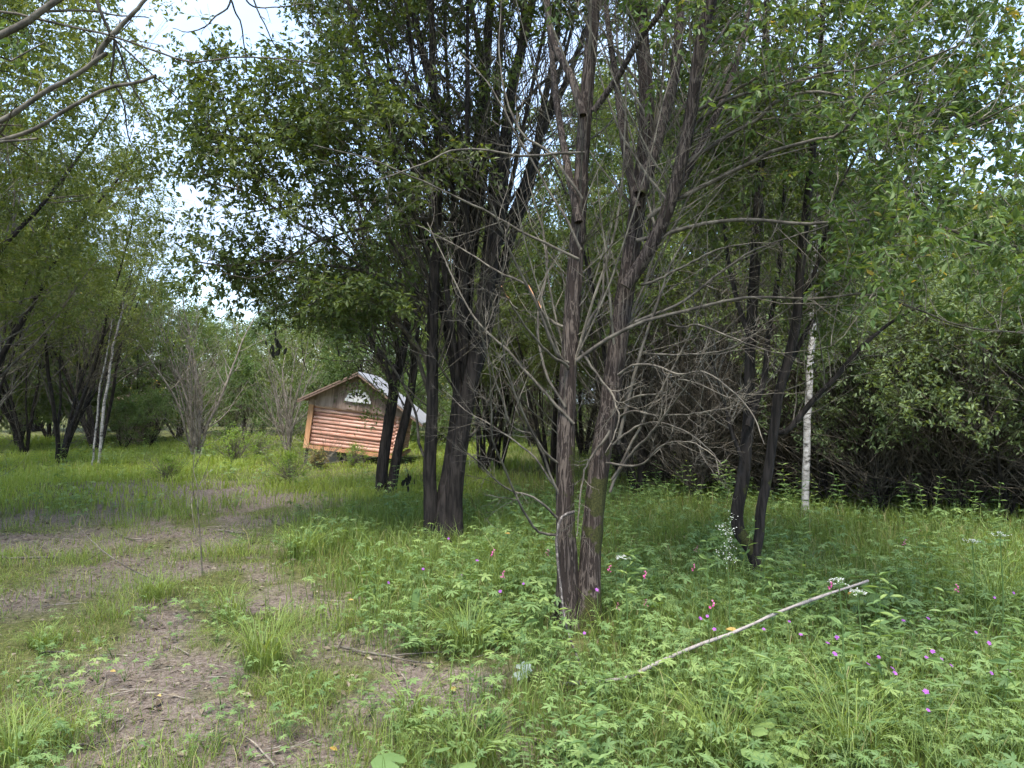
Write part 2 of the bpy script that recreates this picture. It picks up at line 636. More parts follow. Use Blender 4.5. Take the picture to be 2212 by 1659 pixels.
def smooth_grid(x0, x1, y0, y1, step):
    xs = np.arange(x0, x1 + step, step)
    ys = np.arange(y0, y1 + step, step)
    X, Y = np.meshgrid(xs, ys)
    return X, Y


def ground_sheet():
    # finer near the camera: rings of rows with growing spacing, reaching the horizon
    ys = [-60.0, -30, -15, -8, -4, -2, -1, 0, 1.0, 2.0]
    y = 2.0
    while y < 40:
        y += 0.05 + 0.012 * max(y - 3, 0)
        ys.append(y)
    while y < 900:
        y *= 1.12
        ys.append(y)
    ys = np.array(ys)
    us = np.linspace(-1, 1, 215)
    us = np.sign(us) * (0.55 * np.abs(us) + 0.45 * np.abs(us) ** 5)
    half = np.maximum(np.abs(ys) * 1.3, 0) + 8.0
    X = us[None, :] * half[:, None] * np.where(ys > 60, 3.0, 1.0)[:, None]
    Y = np.repeat(ys[:, None], len(us), 1)
    z = ground_h(X, Y)
    b = bare(X.ravel(), Y.ravel())
    l = lush(X.ravel(), Y.ravel())
    b = np.where(Y.ravel() > 40, 0, b)
    z = z.ravel() - 0.035 * b + (fbm(np.stack([X.ravel(), Y.ravel()], -1), 9.0, 50, 3) - 0.5) * (0.025 + 0.04 * b)
    v = np.stack([X.ravel(), Y.ravel(), z], -1)
    n, mcol = X.shape
    idx = np.arange(n * mcol).reshape(n, mcol)
    q = np.stack([idx[:-1, :-1], idx[:-1, 1:], idx[1:, 1:], idx[1:, :-1]], -1).reshape(-1, 4)
    bf = Buf()
    bf.add(v, None, q, np.clip(b, 0, 1))
    return bf


def ground_mat():
    m, N, K, out = new_mat('forest_ground')
    tc = N.new('ShaderNodeTexCoord')
    at = N.new('ShaderNodeAttribute')
    at.attribute_name = 'val'
    n1 = N.new('ShaderNodeTexNoise')
    n1.inputs['Scale'].default_value = 1.7
    n1.inputs['Detail'].default_value = 8
    n1.inputs['Roughness'].default_value = 0.65
    K.new(tc.outputs['Object'], n1.inputs['Vector'])
    n2 = N.new('ShaderNodeTexNoise')
    n2.inputs['Scale'].default_value = 28
    n2.inputs['Detail'].default_value = 6
    n2.inputs['Roughness'].default_value = 0.7
    K.new(tc.outputs['Object'], n2.inputs['Vector'])
    n3 = N.new('ShaderNodeTexNoise')
    n3.inputs['Scale'].default_value = 110
    n3.inputs['Detail'].default_value = 4
    K.new(tc.outputs['Object'], n3.inputs['Vector'])
    soil = ramp(N, [(0.28, (0.074, 0.057, 0.047)), (0.5, (0.172, 0.138, 0.118)), (0.72, (0.275, 0.230, 0.202))])
    K.new(n2.outputs['Fac'], soil.inputs['Fac'])
    moss = ramp(N, [(0.3, (0.045, 0.05, 0.018)), (0.5, (0.095, 0.105, 0.035)), (0.7, (0.17, 0.155, 0.07))])
    K.new(n2.outputs['Fac'], moss.inputs['Fac'])
    a = N.new('ShaderNodeMath')
    a.operation = 'ADD'
    K.new(at.outputs['Fac'], a.inputs[0])
    K.new(n1.outputs['Fac'], a.inputs[1])
    r = ramp(N, [(0.62, (0, 0, 0)), (1.25, (1, 1, 1))])
    K.new(a.outputs[0], r.inputs['Fac'])
    mx = N.new('ShaderNodeMixRGB')
    K.new(r.outputs['Color'], mx.inputs['Fac'])
    K.new(moss.outputs['Color'], mx.inputs['Color1'])
    K.new(soil.outputs['Color'], mx.inputs['Color2'])
    sp = ramp(N, [(0.3, (0.6, 0.6, 0.6)), (0.7, (1.3, 1.27, 1.2))])
    K.new(n3.outputs['Fac'], sp.inputs['Fac'])
    mu = N.new('ShaderNodeMixRGB')
    mu.blend_type = 'MULTIPLY'
    mu.inputs['Fac'].default_value = 0.8
    K.new(mx.outputs['Color'], mu.inputs['Color1'])
    K.new(sp.outputs['Color'], mu.inputs['Color2'])
    bs = N.new('ShaderNodeBsdfPrincipled')
    bs.inputs['Roughness'].default_value = 0.95
    bs.inputs['Specular IOR Level'].default_value = 0.1
    K.new(mu.outputs['Color'], bs.inputs['Base Color'])
    ad = N.new('ShaderNodeMath')
    ad.operation = 'ADD'
    K.new(n2.outputs['Fac'], ad.inputs[0])
    K.new(n3.outputs['Fac'], ad.inputs[1])
    bu = N.new('ShaderNodeBump')
    bu.inputs['Strength'].default_value = 0.8
    bu.inputs['Distance'].default_value = 0.03
    K.new(ad.outputs[0], bu.inputs['Height'])
    K.new(bu.outputs['Normal'], bs.inputs['Normal'])
    K.new(bs.outputs['BSDF'], out.inputs['Surface'])
    return m


gr = ground_sheet().obj('ground', ground_mat(), smooth=True)
gr['kind'] = 'structure'


# ------------------------------------------------------------------ tree building
def px_branch(pts, d0, dz=0.0, n=14, wob=0.0, bend=1.3):
    """a traced branch: picture points, distance d0 at its root drifting by dz towards its tip"""
    k = len(pts)
    t = np.linspace(0, 1, k) ** bend
    w = np.stack([P(p[0], p[1], d0 + dz * tt) for p, tt in zip(pts, t)])
    c = resample(w, n)
    if wob:
        c[1:] += np.cumsum(rng.normal(0, wob, (n - 1, 3)), 0) * 0.5
    return c


def mm_px(px, d):
    return px * d / VF


class Skeleton:
    """nodes that leaf sprays can be linked to"""
    def __init__(self):
        self.p, self.r = [], []

    def add(self, pts, rad):
        self.p.append(np.asarray(pts).reshape(-1, 3))
        self.r.append(np.asarray(rad).reshape(-1))

    def tree(self):
        p = np.concatenate(self.p)
        k = kdtree.KDTree(len(p))
        for i, c in enumerate(p):
            k.insert(c, i)
        k.balance()
        return k, p, np.concatenate(self.r)


def dead_twigs(buf, par, prad, k, lenf=(0.25, 0.5), levels=2, up=0.03, wob=0.13, g=rng, t0=0.25):
    """bare side twigs on parents (T,n,3)"""
    L0 = np.linalg.norm(np.diff(par, axis=1), axis=2).sum(1)
    p, D, r, t = spawn(par, prad, k, t0, 0.97, (25, 60), g)
    L = np.repeat(L0, k) * g.uniform(lenf[0], lenf[1], len(p)) * (1.15 - 0.6 * t)
    c = grow(p, D, L, 6, up, wob, g)
    rr = taper(np.clip(r * 0.55, 0.0014, 0.02), 6, 0.35)
    tubes(buf, c, rr, 3)
    if levels > 1:
        dead_twigs(buf, c, rr, max(2, k // 2), (0.3, 0.6), levels - 1, up, wob * 1.2, g)
    return c, rr


def canopy(parent, sk, centers, leafmat, twigmat, L, W, sub=5, nl=16, six=False, reach=2.2, spread=0.42, spray=0.42, g=rng, name='crown', droop=0.3, lite=False):
    """leafy twigs around the given cluster centres, each linked back to the nearest branch"""
    kd, pp, rr = sk.tree()
    keep, roots, rad = [], [], []
    for c in centers:
        best = None
        for co, i, dist in kd.find_n(Vector(c - np.array([0, 0, 0.35])), 1):
            best = (i, dist)
        if best and best[1] < reach:
            keep.append(c)
            roots.append(pp[best[0]])
            rad.append(rr[best[0]])
    if not keep:
        return
    keep, roots, rad = np.array(keep), np.array(roots), np.array(rad)
    tw, lf = Buf(), Buf()
    # link branches
    T = len(keep)
    t = np.linspace(0, 1, 8)[None, :, None]
    LS = slice(None, None, 2) if lite else slice(None)
    mid = roots + (keep - roots) * 0.5 + np.array([0, 0, -0.12]) * np.linalg.norm(keep - roots, axis=1, keepdims=True) + g.normal(0, 0.07, (T, 3))
    link = roots[:, None] * (1 - t) ** 2 + 2 * mid[:, None] * t * (1 - t) + keep[:, None] * t ** 2
    link[:, 1:-1] += g.normal(0, 0.018, (T, 6, 3))
    lr = np.clip(rad * 0.55, 0.003, 0.008)[:, None] * np.linspace(1, 0.45, 8)[None]
    tubes(tw, link[:, [0, 2, 4, 7]] if lite else link[:, [0, 1, 3, 5, 7]], lr[:, [0, 2, 4, 7]] if lite else lr[:, [0, 1, 3, 5, 7]], 3)
    # sprays
    out = norm(keep - roots)
    p = np.repeat(link[:, -1], sub, 0)
    back = g.uniform(0.35, 1.0, len(p)) * 7
    i = np.clip(back.astype(int), 0, 6)
    ti = np.repeat(np.arange(T), sub)
    p = link[ti, i] + (link[ti, i + 1] - link[ti, i]) * (back - i)[:, None]
    D = np.repeat(out, sub, 0) * 0.8 + g.normal(0, 0.75, (len(p), 3)) + np.array([0, 0, 0.15])
    c = grow(p, D, g.uniform(0.55, 1.25, len(p)) * spray, 6, -0.02, 0.2, g)
    if not lite:
        tubes(tw, c[:, [0, 2, 5]], taper(np.full(len(c), 0.0028), 3, 0.4), 3)
    p2, D2, _, _ = spawn(c, np.ones(c.shape[:2]), 2, 0.25, 0.85, (35, 60), g)
    c2 = grow(p2, D2, g.uniform(0.3, 0.7, len(p2)) * spray, 5, -0.03, 0.2, g)
    if not lite:
        tubes(tw, c2[::2, [0, 2, 4]], taper(np.full(len(c2[::2]), 0.002), 3, 0.5), 3)
    vb = np.repeat(g.uniform(0, 1, T), sub)
    v1 = np.repeat(vb, nl) * 0.55 + g.uniform(0, 0.45, len(vb) * nl)
    leaf_on_twigs(lf, c, nl, L, W, 0.1, six, np.clip(v1, 0, 1), droop, g)
    vb2 = np.repeat(vb, 2)
    nl2 = max(3, nl * 2 // 3)
    v2 = np.repeat(vb2, nl2) * 0.55 + g.uniform(0, 0.45, len(vb2) * nl2)
    leaf_on_twigs(lf, c2, nl2, L, W, 0.05, six, np.clip(v2, 0, 1), droop, g)
    part(tw, 'twigs', twigmat, parent, kind='stuff')
    part(lf, name, leafmat, parent, kind='stuff')


def sample_canopy(poly, n, d0, d1, holes=(), freq=2.2, thr=0.42, seed=1, g=rng):
    """cluster centres spread through a crown volume with gaps"""
    poly = np.array(poly, float)
    lo, hi = poly.min(0), poly.max(0)
    out = []
    while len(out) < n:
        m = n * 3
        x = g.uniform(lo[0], hi[0], m)
        y = g.uniform(lo[1], hi[1], m)
        d = g.uniform(d0, d1, m)
        ok = inpoly(x, y, poly)
        for hx, hy, hr, hs in holes:
            q = ((x - hx) ** 2 + (y - hy) ** 2) / hr ** 2
            ok &= g.uniform(0, 1, m) > hs * np.exp(-q)
        w = P(x, y, d)
        ok &= fbm(w, freq * 0.5, seed, 2) > thr + g.uniform(-0.08, 0.08, m)
        out.extend(list(w[ok]))
    return np.array(out[:n])


def moss_val(c, spots):
    v = np.zeros(len(c))
    for s, r in spots:
        v = np.maximum(v, np.exp(-((c - s) ** 2).sum(1) / (r * r)))
    return v


def trunk_tube(buf, c, r, sides=20, bump=0.16, moss=(), ground=None):
    val = np.zeros((1, len(c), sides))
    mv = moss_val(c, moss) if len(moss) else np.zeros(len(c))
    side = 0.75 + 0.35 * np.cos(np.linspace(0, 2 * math.pi, sides, endpoint=False) + 2.2)
    val[0] = .74 * mv[:, None] * side[None]
    v0 = len(buf.v)
    tubes(buf, c[None], r[None], sides, val, bump)
    if ground is not None:
        # roots: the foot swells into a few buttresses
        v = buf.v[v0].reshape(len(c), sides, 3)
        h = np.clip(c[:, 2] - ground, 0, None)
        a = np.linspace(0, 2 * math.pi, sides, endpoint=False)
        f = np.exp(-h / .13)[:, None] * (.15 + .40 * np.clip(np.cos(a * 3 + 1.0) + .5 * np.cos(a * 5 + 2.0), 0, 1.4))[None]
        cc = c[:, None, :]
        buf.v[v0] = (cc + (v - cc) * (1 + f[..., None])).reshape(-1, 3).astype(np.float32)


# ------------------------------------------------------------------ tree: main willow
def stem(pts, d0, dz, rpx, n, flare=1.0):
    """pts with radius in picture pixels"""
    c = px_branch(pts, d0, dz, n)
    k = np.linspace(0, len(rpx) - 1, n)
    r = np.interp(k, np.arange(len(rpx)), rpx) * d0 / VF
    if flare > 1:
        s = np.linspace(0, 1, n)
        r = r * (1 + (flare - 1) * np.exp(-s * 26))
    return c, r


def main_willow():
    D0 = 5.55
    base = G(1250, 1345)
    D0 = base[1]
    t = thing('willow_tree', 'big twin-trunk willow with ridged mossy bark and fanning dead grey branches', 'tree', base)
    sk = Skeleton()
    mossL = [(P(1212, 1010, D0), .28), (P(1212, 1090, D0), .2), (P(1228, 790, D0), .10), (P(1240, 480, D0), .10), (P(1225, 1140, D0), .12)]
    mossR = [(P(1290, 1080, D0), .22), (P(1282, 1160, D0), .14), (P(1265, 1335, D0), .26), (P(1352, 610, D0), .12), (P(1380, 445, D0), .12), (P(1300, 970, D0), .12)]
    stems = [
        ([(1226, 1375), (1227, 1250), (1221, 1100), (1222, 960), (1228, 800), (1240, 620), (1250, 470), (1264, 250), (1285, 0), (1310, -350), (1330, -700)], 0.25, [21, 19.5, 19, 18, 16, 15, 14, 12, 10, 8, 4], mossL),
        ([(1272, 1375), (1273, 1250), (1288, 1060), (1318, 860), (1352, 620), (1378, 440), (1396, 250), (1385, 0), (1380, -300), (1390, -650)], 0.5, [22, 21, 21, 19.5, 17.5, 16, 12, 11, 9, 4], mossR),
        ([(1352, 620), (1402, 540), (1450, 430), (1490, 260), (1512, 100), (1550, -60), (1600, -400)], -0.4, [14, 14, 13, 12, 11, 9, 4], mossR),
        ([(1382, 420), (1420, 300), (1455, 170), (1470, 0), (1480, -300)], 0.5, [14, 12, 11, 10, 4], mossR),
        ([(1250, 480), (1222, 340), (1200, 200), (1188, 60), (1170, -160)], 0.9, [9, 8, 7, 6, 3], ()),
        ([(1376, 450), (1350, 320), (1332, 180), (1312, 40), (1295, -160)], 0.9, [9, 8.5, 7.5, 6, 3], ()),
        ([(1448, 440), (1500, 340), (1560, 220), (1600, 100), (1640, -80)], 0.6, [9, 8, 7, 6, 3], ()),
        ([(1258, 250), (1235, 170), (1195, 90), (1180, 0), (1150, -250)], 0.5, [9, 8, 7, 6, 3], ()),
        ([(1282, 240), (1335, 165), (1385, 80), (1440, 0), (1500, -200)], -0.5, [7, 6.5, 6, 5, 2], ()),
    ]
    for pts, dz, rpx, ms in stems:
        b = Buf()
        n = 200 if len(pts) > 8 else 70
        c, r = stem(pts, D0, dz, rpx, n, 1.35 if pts[0][1] > 1300 else 1.0)
        trunk_tube(b, c, r, 36 if n > 100 else 16, 0.17, ms, base[2] if pts[0][1] > 1300 else None)
        part(b, 'trunk', M['bark'], t, smooth=True)
        sk.add(c[n // 3:], r[n // 3:])
    # traced grey branches  (root radius in picture px, depth drift, points)
    br = [
        (5, -.6, [(1227, 783), (1204, 766), (1147, 620), (1114, 553), (1080, 470), (1040, 380)]),
        (4.5, -.9, [(1227, 793), (1171, 753), (1104, 653), (1071, 608)]),
        (4, .5, [(1216, 706), (1177, 680), (1140, 616), (1074, 583), (1010, 540), (900, 480)]),
        (5.5, -.7, [(1244, 780), (1290, 746), (1364, 706), (1475, 668), (1610, 638), (1760, 640), (1870, 627), (1970, 655), (2090, 700), (2210, 712)]),
        (4, -.5, [(1257, 760), (1304, 830), (1327, 886), (1324, 936), (1300, 990)]),
        (4.5, .3, [(1240, 916), (1171, 836), (1104, 760), (1031, 686), (964, 553), (930, 480)]),
        (3.6, -.8, [(1204, 1000), (1171, 976), (1120, 880), (1081, 753), (1074, 670), (1085, 560)]),
        (3.6, -.5, [(1206, 1063), (1154, 953), (1104, 930), (1064, 810), (1040, 720)]),
        (3.2, .5, [(1206, 1066), (1150, 980), (1064, 920), (1000, 880), (960, 840)]),
        (3.6, -1.0, [(1202, 1156), (1167, 1150), (1134, 1110), (1097, 1020), (1064, 950), (1057, 820), (1030, 700)]),
        (4, -.7, [(1322, 1036), (1370, 970), (1404, 930), (1447, 870), (1475, 836), (1530, 760)]),
        (4, -.2, [(1318, 1063), (1354, 986), (1404, 886), (1460, 786), (1490, 720), (1540, 600)]),
        (3, -.6, [(1338, 900), (1370, 890), (1420, 903), (1475, 900), (1560, 890), (1640, 870)]),
        (3.6, -1.0, [(1335, 810), (1370, 790), (1420, 791), (1475, 810), (1541, 806), (1620, 870), (1658, 963)]),
        (4, -.2, [(1318, 930), (1258, 1020), (1247, 1106), (1240, 1160)]),
        (4.5, -.3, [(1372, 696), (1414, 676), (1475, 650), (1600, 560), (1720, 520), (1850, 470)]),
        (4, -.5, [(1385, 615), (1430, 603), (1475, 580), (1570, 530), (1680, 510)]),
        (5, .2, [(1270, 773), (1257, 740), (1304, 633), (1312, 570), (1330, 480)]),
        (5, -.2, [(1335, 960), (1357, 870), (1387, 763), (1431, 646), (1451, 586), (1500, 500), (1570, 400)]),
        (3, -.8, [(1345, 870), (1381, 855), (1437, 846), (1475, 813), (1590, 860), (1634, 855)]),
        (3, -.8, [(1440, 700), (1475, 706), (1511, 705), (1600, 738), (1674, 760), (1790, 745)]),
        (3, -.9, [(1380, 760), (1475, 766), (1575, 760), (1674, 693), (1750, 640)]),
        (7, -1.2, [(1400, 470), (1475, 430), (1541, 393), (1621, 356), (1681, 323), (1758, 303), (1824, 290), (1874, 213), (1960, 150), (2080, 100)]),
        (6, -1.1, [(1375, 520), (1475, 493), (1575, 473), (1648, 473), (1760, 480), (1958, 466), (2090, 510), (2230, 560)]),
        (6, -.8, [(1485, 350), (1551, 306), (1638, 253), (1674, 220), (1751, 200), (1870, 208), (2000, 170)]),
        (5, -.9, [(1500, 270), (1518, 256), (1575, 216), (1674, 190), (1784, 160), (1851, 151), (1950, 120)]),
        (5, -.5, [(1500, 240), (1605, 180), (1675, 150), (1784, 143), (1880, 100)]),
        (5, .3, [(1505, 150), (1538, 103), (1588, 26), (1608, 0), (1660, -120)]),
        (5, .6, [(1524, 233), (1574, 140), (1634, 50), (1668, 0), (1740, -130)]),
        (5, -1.3, [(1760, 300), (1900, 305), (2000, 290), (2110, 270), (2212, 220)]),
        (3.5, -1.0, [(1850, 310), (1910, 350), (1960, 400), (2010, 450)]),
        (4, .8, [(1222, 880), (1180, 800), (1165, 700), (1180, 560), (1150, 430), (1120, 300)]),
        (4, .4, [(1255, 540), (1205, 440), (1150, 340), (1095, 240), (1040, 170), (950, 80)]),
        (4, .2, [(1258, 430), (1190, 330), (1130, 290), (1090, 190), (1085, 90), (1090, -20)]),
        (4, .6, [(1395, 250), (1345, 150), (1330, 50), (1335, -60)]),
        (4, -.9, [(1250, 560), (1140, 510), (1030, 450), (930, 400), (800, 350), (690, 320)]),
        (4, -1.0, [(1262, 330), (1150, 340), (1000, 330), (900, 370), (820, 400)]),
        (3.4, -.7, [(1205, 1120), (1150, 1070), (1090, 1055), (1040, 1000), (1000, 960)]),
        (3.4, -.9, [(1310, 1000), (1380, 1010), (1440, 960), (1500, 950), (1560, 990)]),
        (3.4, -.6, [(1325, 960), (1390, 920), (1470, 930), (1540, 980), (1560, 1030)]),
    ]
    bb = Buf()
    tips = Buf()
    for bi, (rp, dz, pts) in enumerate(br):
        c = px_branch(pts, D0, dz, 22, 0.009)
        r = np.linspace(1, 0.26, 22) * mm_px(rp * .84, D0)
        b = Buf()
        tubes(b, c[None], r[None], 7, 0.0, 0.0)
        part(b, 'branch', M['twig_grey'], t, smooth=True)
        if bi in (1, 2):
            sl = slice(-6, None) if bi == 1 else slice(3, 7)
            b = Buf()
            tubes(b, c[sl][None] + [0, -.004, .002], (r[sl] * 1.12 * np.linspace(.9, .75, len(c[sl])))[None], 6, cap=True)
            part(b, 'torn_wood', M['torn'], t, label='fresh orange torn wood on a dead branch')
        low = pts[-1][1] > 420
        dead_twigs(tips, c[None], r[None] * .8, 11 if low else 8, (0.14, 0.5), 2, 0.05 if low else 0.02, 0.15)
        if not low or pts[-1][0] > 1750:
            sk.add(c[8:], r[8:])
    # random fine dead shoots out of the trunks
    for pts, dz, rpx, ms in stems[:3]:
        c, r = stem(pts, D0, dz, rpx, 40)
        sel = slice(6, 26) if pts[0][1] > 1300 else slice(0, 26)
        cc = c[sel]
        p, D, r0, tt = spawn(cc[None], np.full((1, len(cc)), 0.012), 52, 0.05, 1, (30, 65))
        D = D * np.array([1, 0.8, 1])
        L = rng.uniform(0.4, 1.5, len(p))
        g = grow(p, D, L, 9, 0.07, 0.11)
        rr = taper(rng.uniform(0.0025, 0.0055, len(p)), 9, 0.3)
        tubes(tips, g, rr, 3)
        dead_twigs(tips, g, rr, 4, (0.25, 0.55), 1, 0.03, 0.17)
    part(tips, 'dead_twigs', M['twig_grey'], t, kind='stuff')
    fan = Buf()
    for k in range(44):
        st_ = stems[(0, 1, 1, 2)[k % 4]]
        c, r = stem(st_[0], D0, st_[1], st_[2], 60)
        i = int(rng.integers(14, 40)) if st_ is not stems[2] else int(rng.integers(4, 30))
        D = np.array([[rng.uniform(-.75, .75), rng.uniform(-.5, .6), 1.0]])
        g = grow(c[i][None], D, np.array([rng.uniform(1.2, 3.2)]), 14, 0.06, 0.05)
        rr = taper(np.array([rng.uniform(.005, .012)]), 14, .22)
        tubes(fan, g, rr, 5)
        dead_twigs(fan, g, rr, 6, (.12, .32), 1, .03, .1)
        sk.add(g[:, 8:], rr[:, 8:])
    part(fan, 'shoots', M['twig_mid'], t, kind='stuff')
    # foliage
    poly = [(1120, -420), (2350, -300), (2350, 260), (2050, 330), (1850, 200), (1640, 160), (1530, 60), (1400, 60), (1250, 40), (1120, -60)]
    cen = sample_canopy(poly, 190, D0 - 0.9, D0 + 2.0, [(1180, 200, 110, 1.0), (1620, 60, 70, .6)], 2.6, 0.36, 3)
    polym = [(1290, -60), (1620, -60), (1780, 120), (1780, 330), (1560, 420), (1420, 330), (1330, 160)]
    cen = np.concatenate([cen, sample_canopy(polym, 70, D0 + .5, D0 + 2.6, [(1180, 220, 150, 1.0)], 2.6, .38, 6)])
    poly2 = [(1780, 150), (2330, 100), (2330, 640), (2000, 620), (1850, 480), (1760, 330)]
    cen2 = sample_canopy(poly2, 60, D0 - 1.4, D0 + 0.3, [], 2.0, 0.36, 4)
    canopy(t, sk, np.concatenate([cen, cen2]), M['light_leaf'], M['twig_mid'], 0.058, 0.026, 5, 13, True, 2.4)
    return t


M['limb'] = plain_mat('pale_limb_bark', [(0.36, (0.05, 0.042, 0.038)), (0.48, (0.16, 0.14, 0.125)), (0.7, (0.27, 0.235, 0.215))], (9, 9, 9), 5.0, 0.8, 0.5)
M['torn'] = plain_mat('torn_wood', [(0.3, (0.42, 0.19, 0.09)), (0.7, (0.62, 0.33, 0.17))], (10, 10, 2), 8, 0.7)


# ------------------------------------------------------------------ tree: willow behind it
def second_willow():
    base = G(958, 1165)
    D0 = base[1]
    t = thing('willow_tree', 'dark many-stemmed willow in the middle, left of the twin-trunk willow', 'tree', base)
    sk = Skeleton()
    stems = [
        ([(956, 1185), (958, 1110), (972, 1030), (985, 930), (1000, 790), (1008, 640), (1020, 460), (1040, 250), (1060, 0), (1085, -350)], 0.4, [22, 18, 15, 14, 14, 13, 11, 8, 6, 3]),
        ([(980, 1180), (981, 1080), (988, 1010), (1003, 900), (1022, 800), (1045, 660), (1068, 520), (1085, 380), (1105, 200), (1150, 0), (1200, -300)], -0.3, [19, 17, 16, 16, 16, 15, 13, 10, 8, 6, 3]),
        ([(932, 1180), (930, 1080), (928, 1010), (933, 900), (934, 760), (937, 620), (944, 480), (948, 330), (935, 180), (930, 0), (900, -250)], -0.5, [15, 14, 12, 12, 11, 10, 8, 7, 6, 5, 2]),
        ([(1000, 780), (1000, 640), (1003, 480), (1000, 380), (968, 267), (934, 187), (900, 60), (860, -150)], -0.7, [12, 12, 11, 10, 8, 7, 5, 2]),
        ([(1030, 740), (1070, 610), (1110, 500), (1150, 380), (1170, 250), (1200, 100), (1220, -100)], 0.7, [10, 9, 9, 8, 7, 5, 2]),
        ([(1040, 690), (1052, 560), (1066, 400), (1072, 250), (1080, 100), (1090, -150)], 0.9, [13, 11, 10, 8, 6, 2]),
        ([(1010, 620), (1030, 480), (1050, 330), (1050, 180), (1020, 20), (1000, -150)], 1.2, [10, 9, 8, 7, 5, 2]),
        ([(1060, 560), (1120, 430), (1165, 300), (1230, 160), (1280, 20), (1330, -150)], 0.2, [9, 8, 7, 6, 4, 2]),
    ]
    for k, (xe, dzz) in enumerate([(820, .8), (880, -.9), (960, 1.1), (1010, -1.2), (1130, -.8), (1180, 1.0), (760, -.2), (1240, .4)]):
        xb = 992 + k * 4
        stems.append(([(xb, 900 - 20 * (k % 4)), (xb + (xe - xb) * .12, 760), (xb + (xe - xb) * .32, 580), (xb + (xe - xb) * .52, 420), (xb + (xe - xb) * .75, 240), (xe, 40), (xe + (xe - xb) * .2, -200)], dzz, [6.5, 6, 5.5, 4.8, 4, 3, 1.5]))
    for pts, dz, rpx in stems:
        b = Buf()
        n = 90
        c, r = stem(pts, D0, dz, rpx, n, 1.2 if pts[0][1] > 1150 else 1)
        trunk_tube(b, c, r, 18, 0.18, ())
        part(b, 'trunk', M['bark_dark'], t, smooth=True)
        sk.add(c[n // 3:], r[n // 3:])
    br = [
        (5.5, -.6, [(930, 900), (924, 786), (880, 720), (847, 686), (787, 586), (737, 540), (640, 480), (540, 420), (470, 400)]),
        (5, .4, [(930, 860), (890, 740), (837, 660), (780, 553), (720, 460), (640, 350)]),
        (5, -.9, [(935, 740), (880, 650), (820, 600), (760, 580), (690, 570), (600, 560), (500, 570), (420, 560)]),
        (4.5, -.4, [(936, 700), (890, 600), (830, 500), (760, 420), (690, 320), (600, 260), (510, 230), (460, 180)]),
        (4.5, .4, [(938, 640), (900, 540), (850, 430), (790, 300), (700, 200), (600, 140), (520, 110)]),
        (4.5, -.8, [(945, 500), (880, 420), (820, 350), (730, 280), (620, 300), (520, 320), (440, 330)]),
        (4, .2, [(946, 420), (890, 330), (830, 220), (760, 120), (680, 60)]),
        (4, -.5, [(968, 300), (900, 230), (840, 150), (790, 50), (760, -60)]),
        (4, .9, [(1005, 560), (940, 500), (880, 450), (800, 430), (700, 440), (590, 450), (480, 470)]),
        (4, -1.2, [(1003, 480), (930, 470), (850, 480), (760, 500), (650, 540), (560, 600), (480, 590)]),
        (3.5, .5, [(928, 1010), (905, 960), (900, 900), (870, 830), (830, 770), (780, 740), (720, 730)]),
        (3.5, -.6, [(985, 960), (1030, 930), (1060, 860), (1090, 780), (1100, 700)]),
        (4, .8, [(1060, 500), (1130, 400), (1210, 330), (1290, 290), (1360, 220)]),
        (4, -.3, [(1100, 260), (1180, 170), (1260, 110), (1340, 30), (1400, -60)]),
        (4, -.3, [(1040, 300), (980, 200), (900, 110), (840, 0), (800, -100)]),
        (3.5, .9, [(1090, 330), (1100, 200), (1120, 80), (1130, -60)]),
    ]
    tips = Buf()
    for rp, dz, pts in br:
        c = px_branch(pts, D0, dz, 22, 0.006)
        r = np.linspace(1, 0.3, 22) * mm_px(rp, D0)
        b = Buf()
        tubes(b, c[None], r[None], 6)
        part(b, 'branch', M['twig_dark'], t, smooth=True)
        dead_twigs(tips, c[None], r[None], 7, (0.2, 0.45), 2, 0.04, 0.12)
        sk.add(c[7:], r[7:])
    for pts, dz, rpx in stems:
        c, r = stem(pts, D0, dz, rpx, 40)
        sel = slice(8, 34)
        cc = c[sel]
        p, D, r0, tt = spawn(cc[None], np.full((1, len(cc)), 0.012), 40, 0.0, 1, (30, 65))
        g = grow(p, D, rng.uniform(0.6, 2.3, len(p)), 9, 0.07, 0.10)
        rr = taper(rng.uniform(0.004, 0.009, len(p)), 9, 0.3)
        tubes(tips, g, rr, 4)
        dead_twigs(tips, g, rr, 3, (0.25, 0.5), 1, 0.03, 0.15)
    for k in range(46):
        st_ = stems[(0, 1, 2, 3)[k % 4]]
        c, r = stem(st_[0], D0, st_[1], st_[2], 60)
        i = int(rng.integers(12, 34))
        a = rng.uniform(-1, 1) - .25
        D = np.array([[a * .75, rng.uniform(-.6, .5), 1.0]])
        g = grow(c[i][None], D, np.array([rng.uniform(1.6, 3.6)]), 14, 0.05, 0.05)
        rr = taper(np.array([rng.uniform(.006, .012)]), 14, .25)
        tubes(tips, g, rr, 4)
        dead_twigs(tips, g, rr, 5, (.15, .35), 1, .03, .1)
        sk.add(g[:, 7:], rr[:, 7:])
    part(tips, 'dead_twigs', M['twig_dark'], t, kind='stuff')
    poly = [(655, -500), (1420, -500), (1420, -60), (1240, 20), (1090, 70), (1040, 330), (960, 420), (900, 500), (800, 470), (720, 400), (660, 330), (640, 240), (650, 100)]
    lobe = [(440, 90), (520, 95), (590, 150), (660, 150), (720, 300), (740, 420), (650, 470), (560, 400), (430, 440), (395, 330), (420, 200)]
    skirt = [(395, 490), (520, 480), (640, 560), (760, 560), (860, 640), (800, 690), (700, 700), (600, 640), (500, 660), (420, 590)]
    holes = [(1190, 220, 150, 1.0), (1160, 330, 110, 1.0), (1130, 130, 80, .9), (560, 500, 70, .9), (470, 440, 40, .8), (680, 640, 60, .6), (960, 130, 60, .5)]
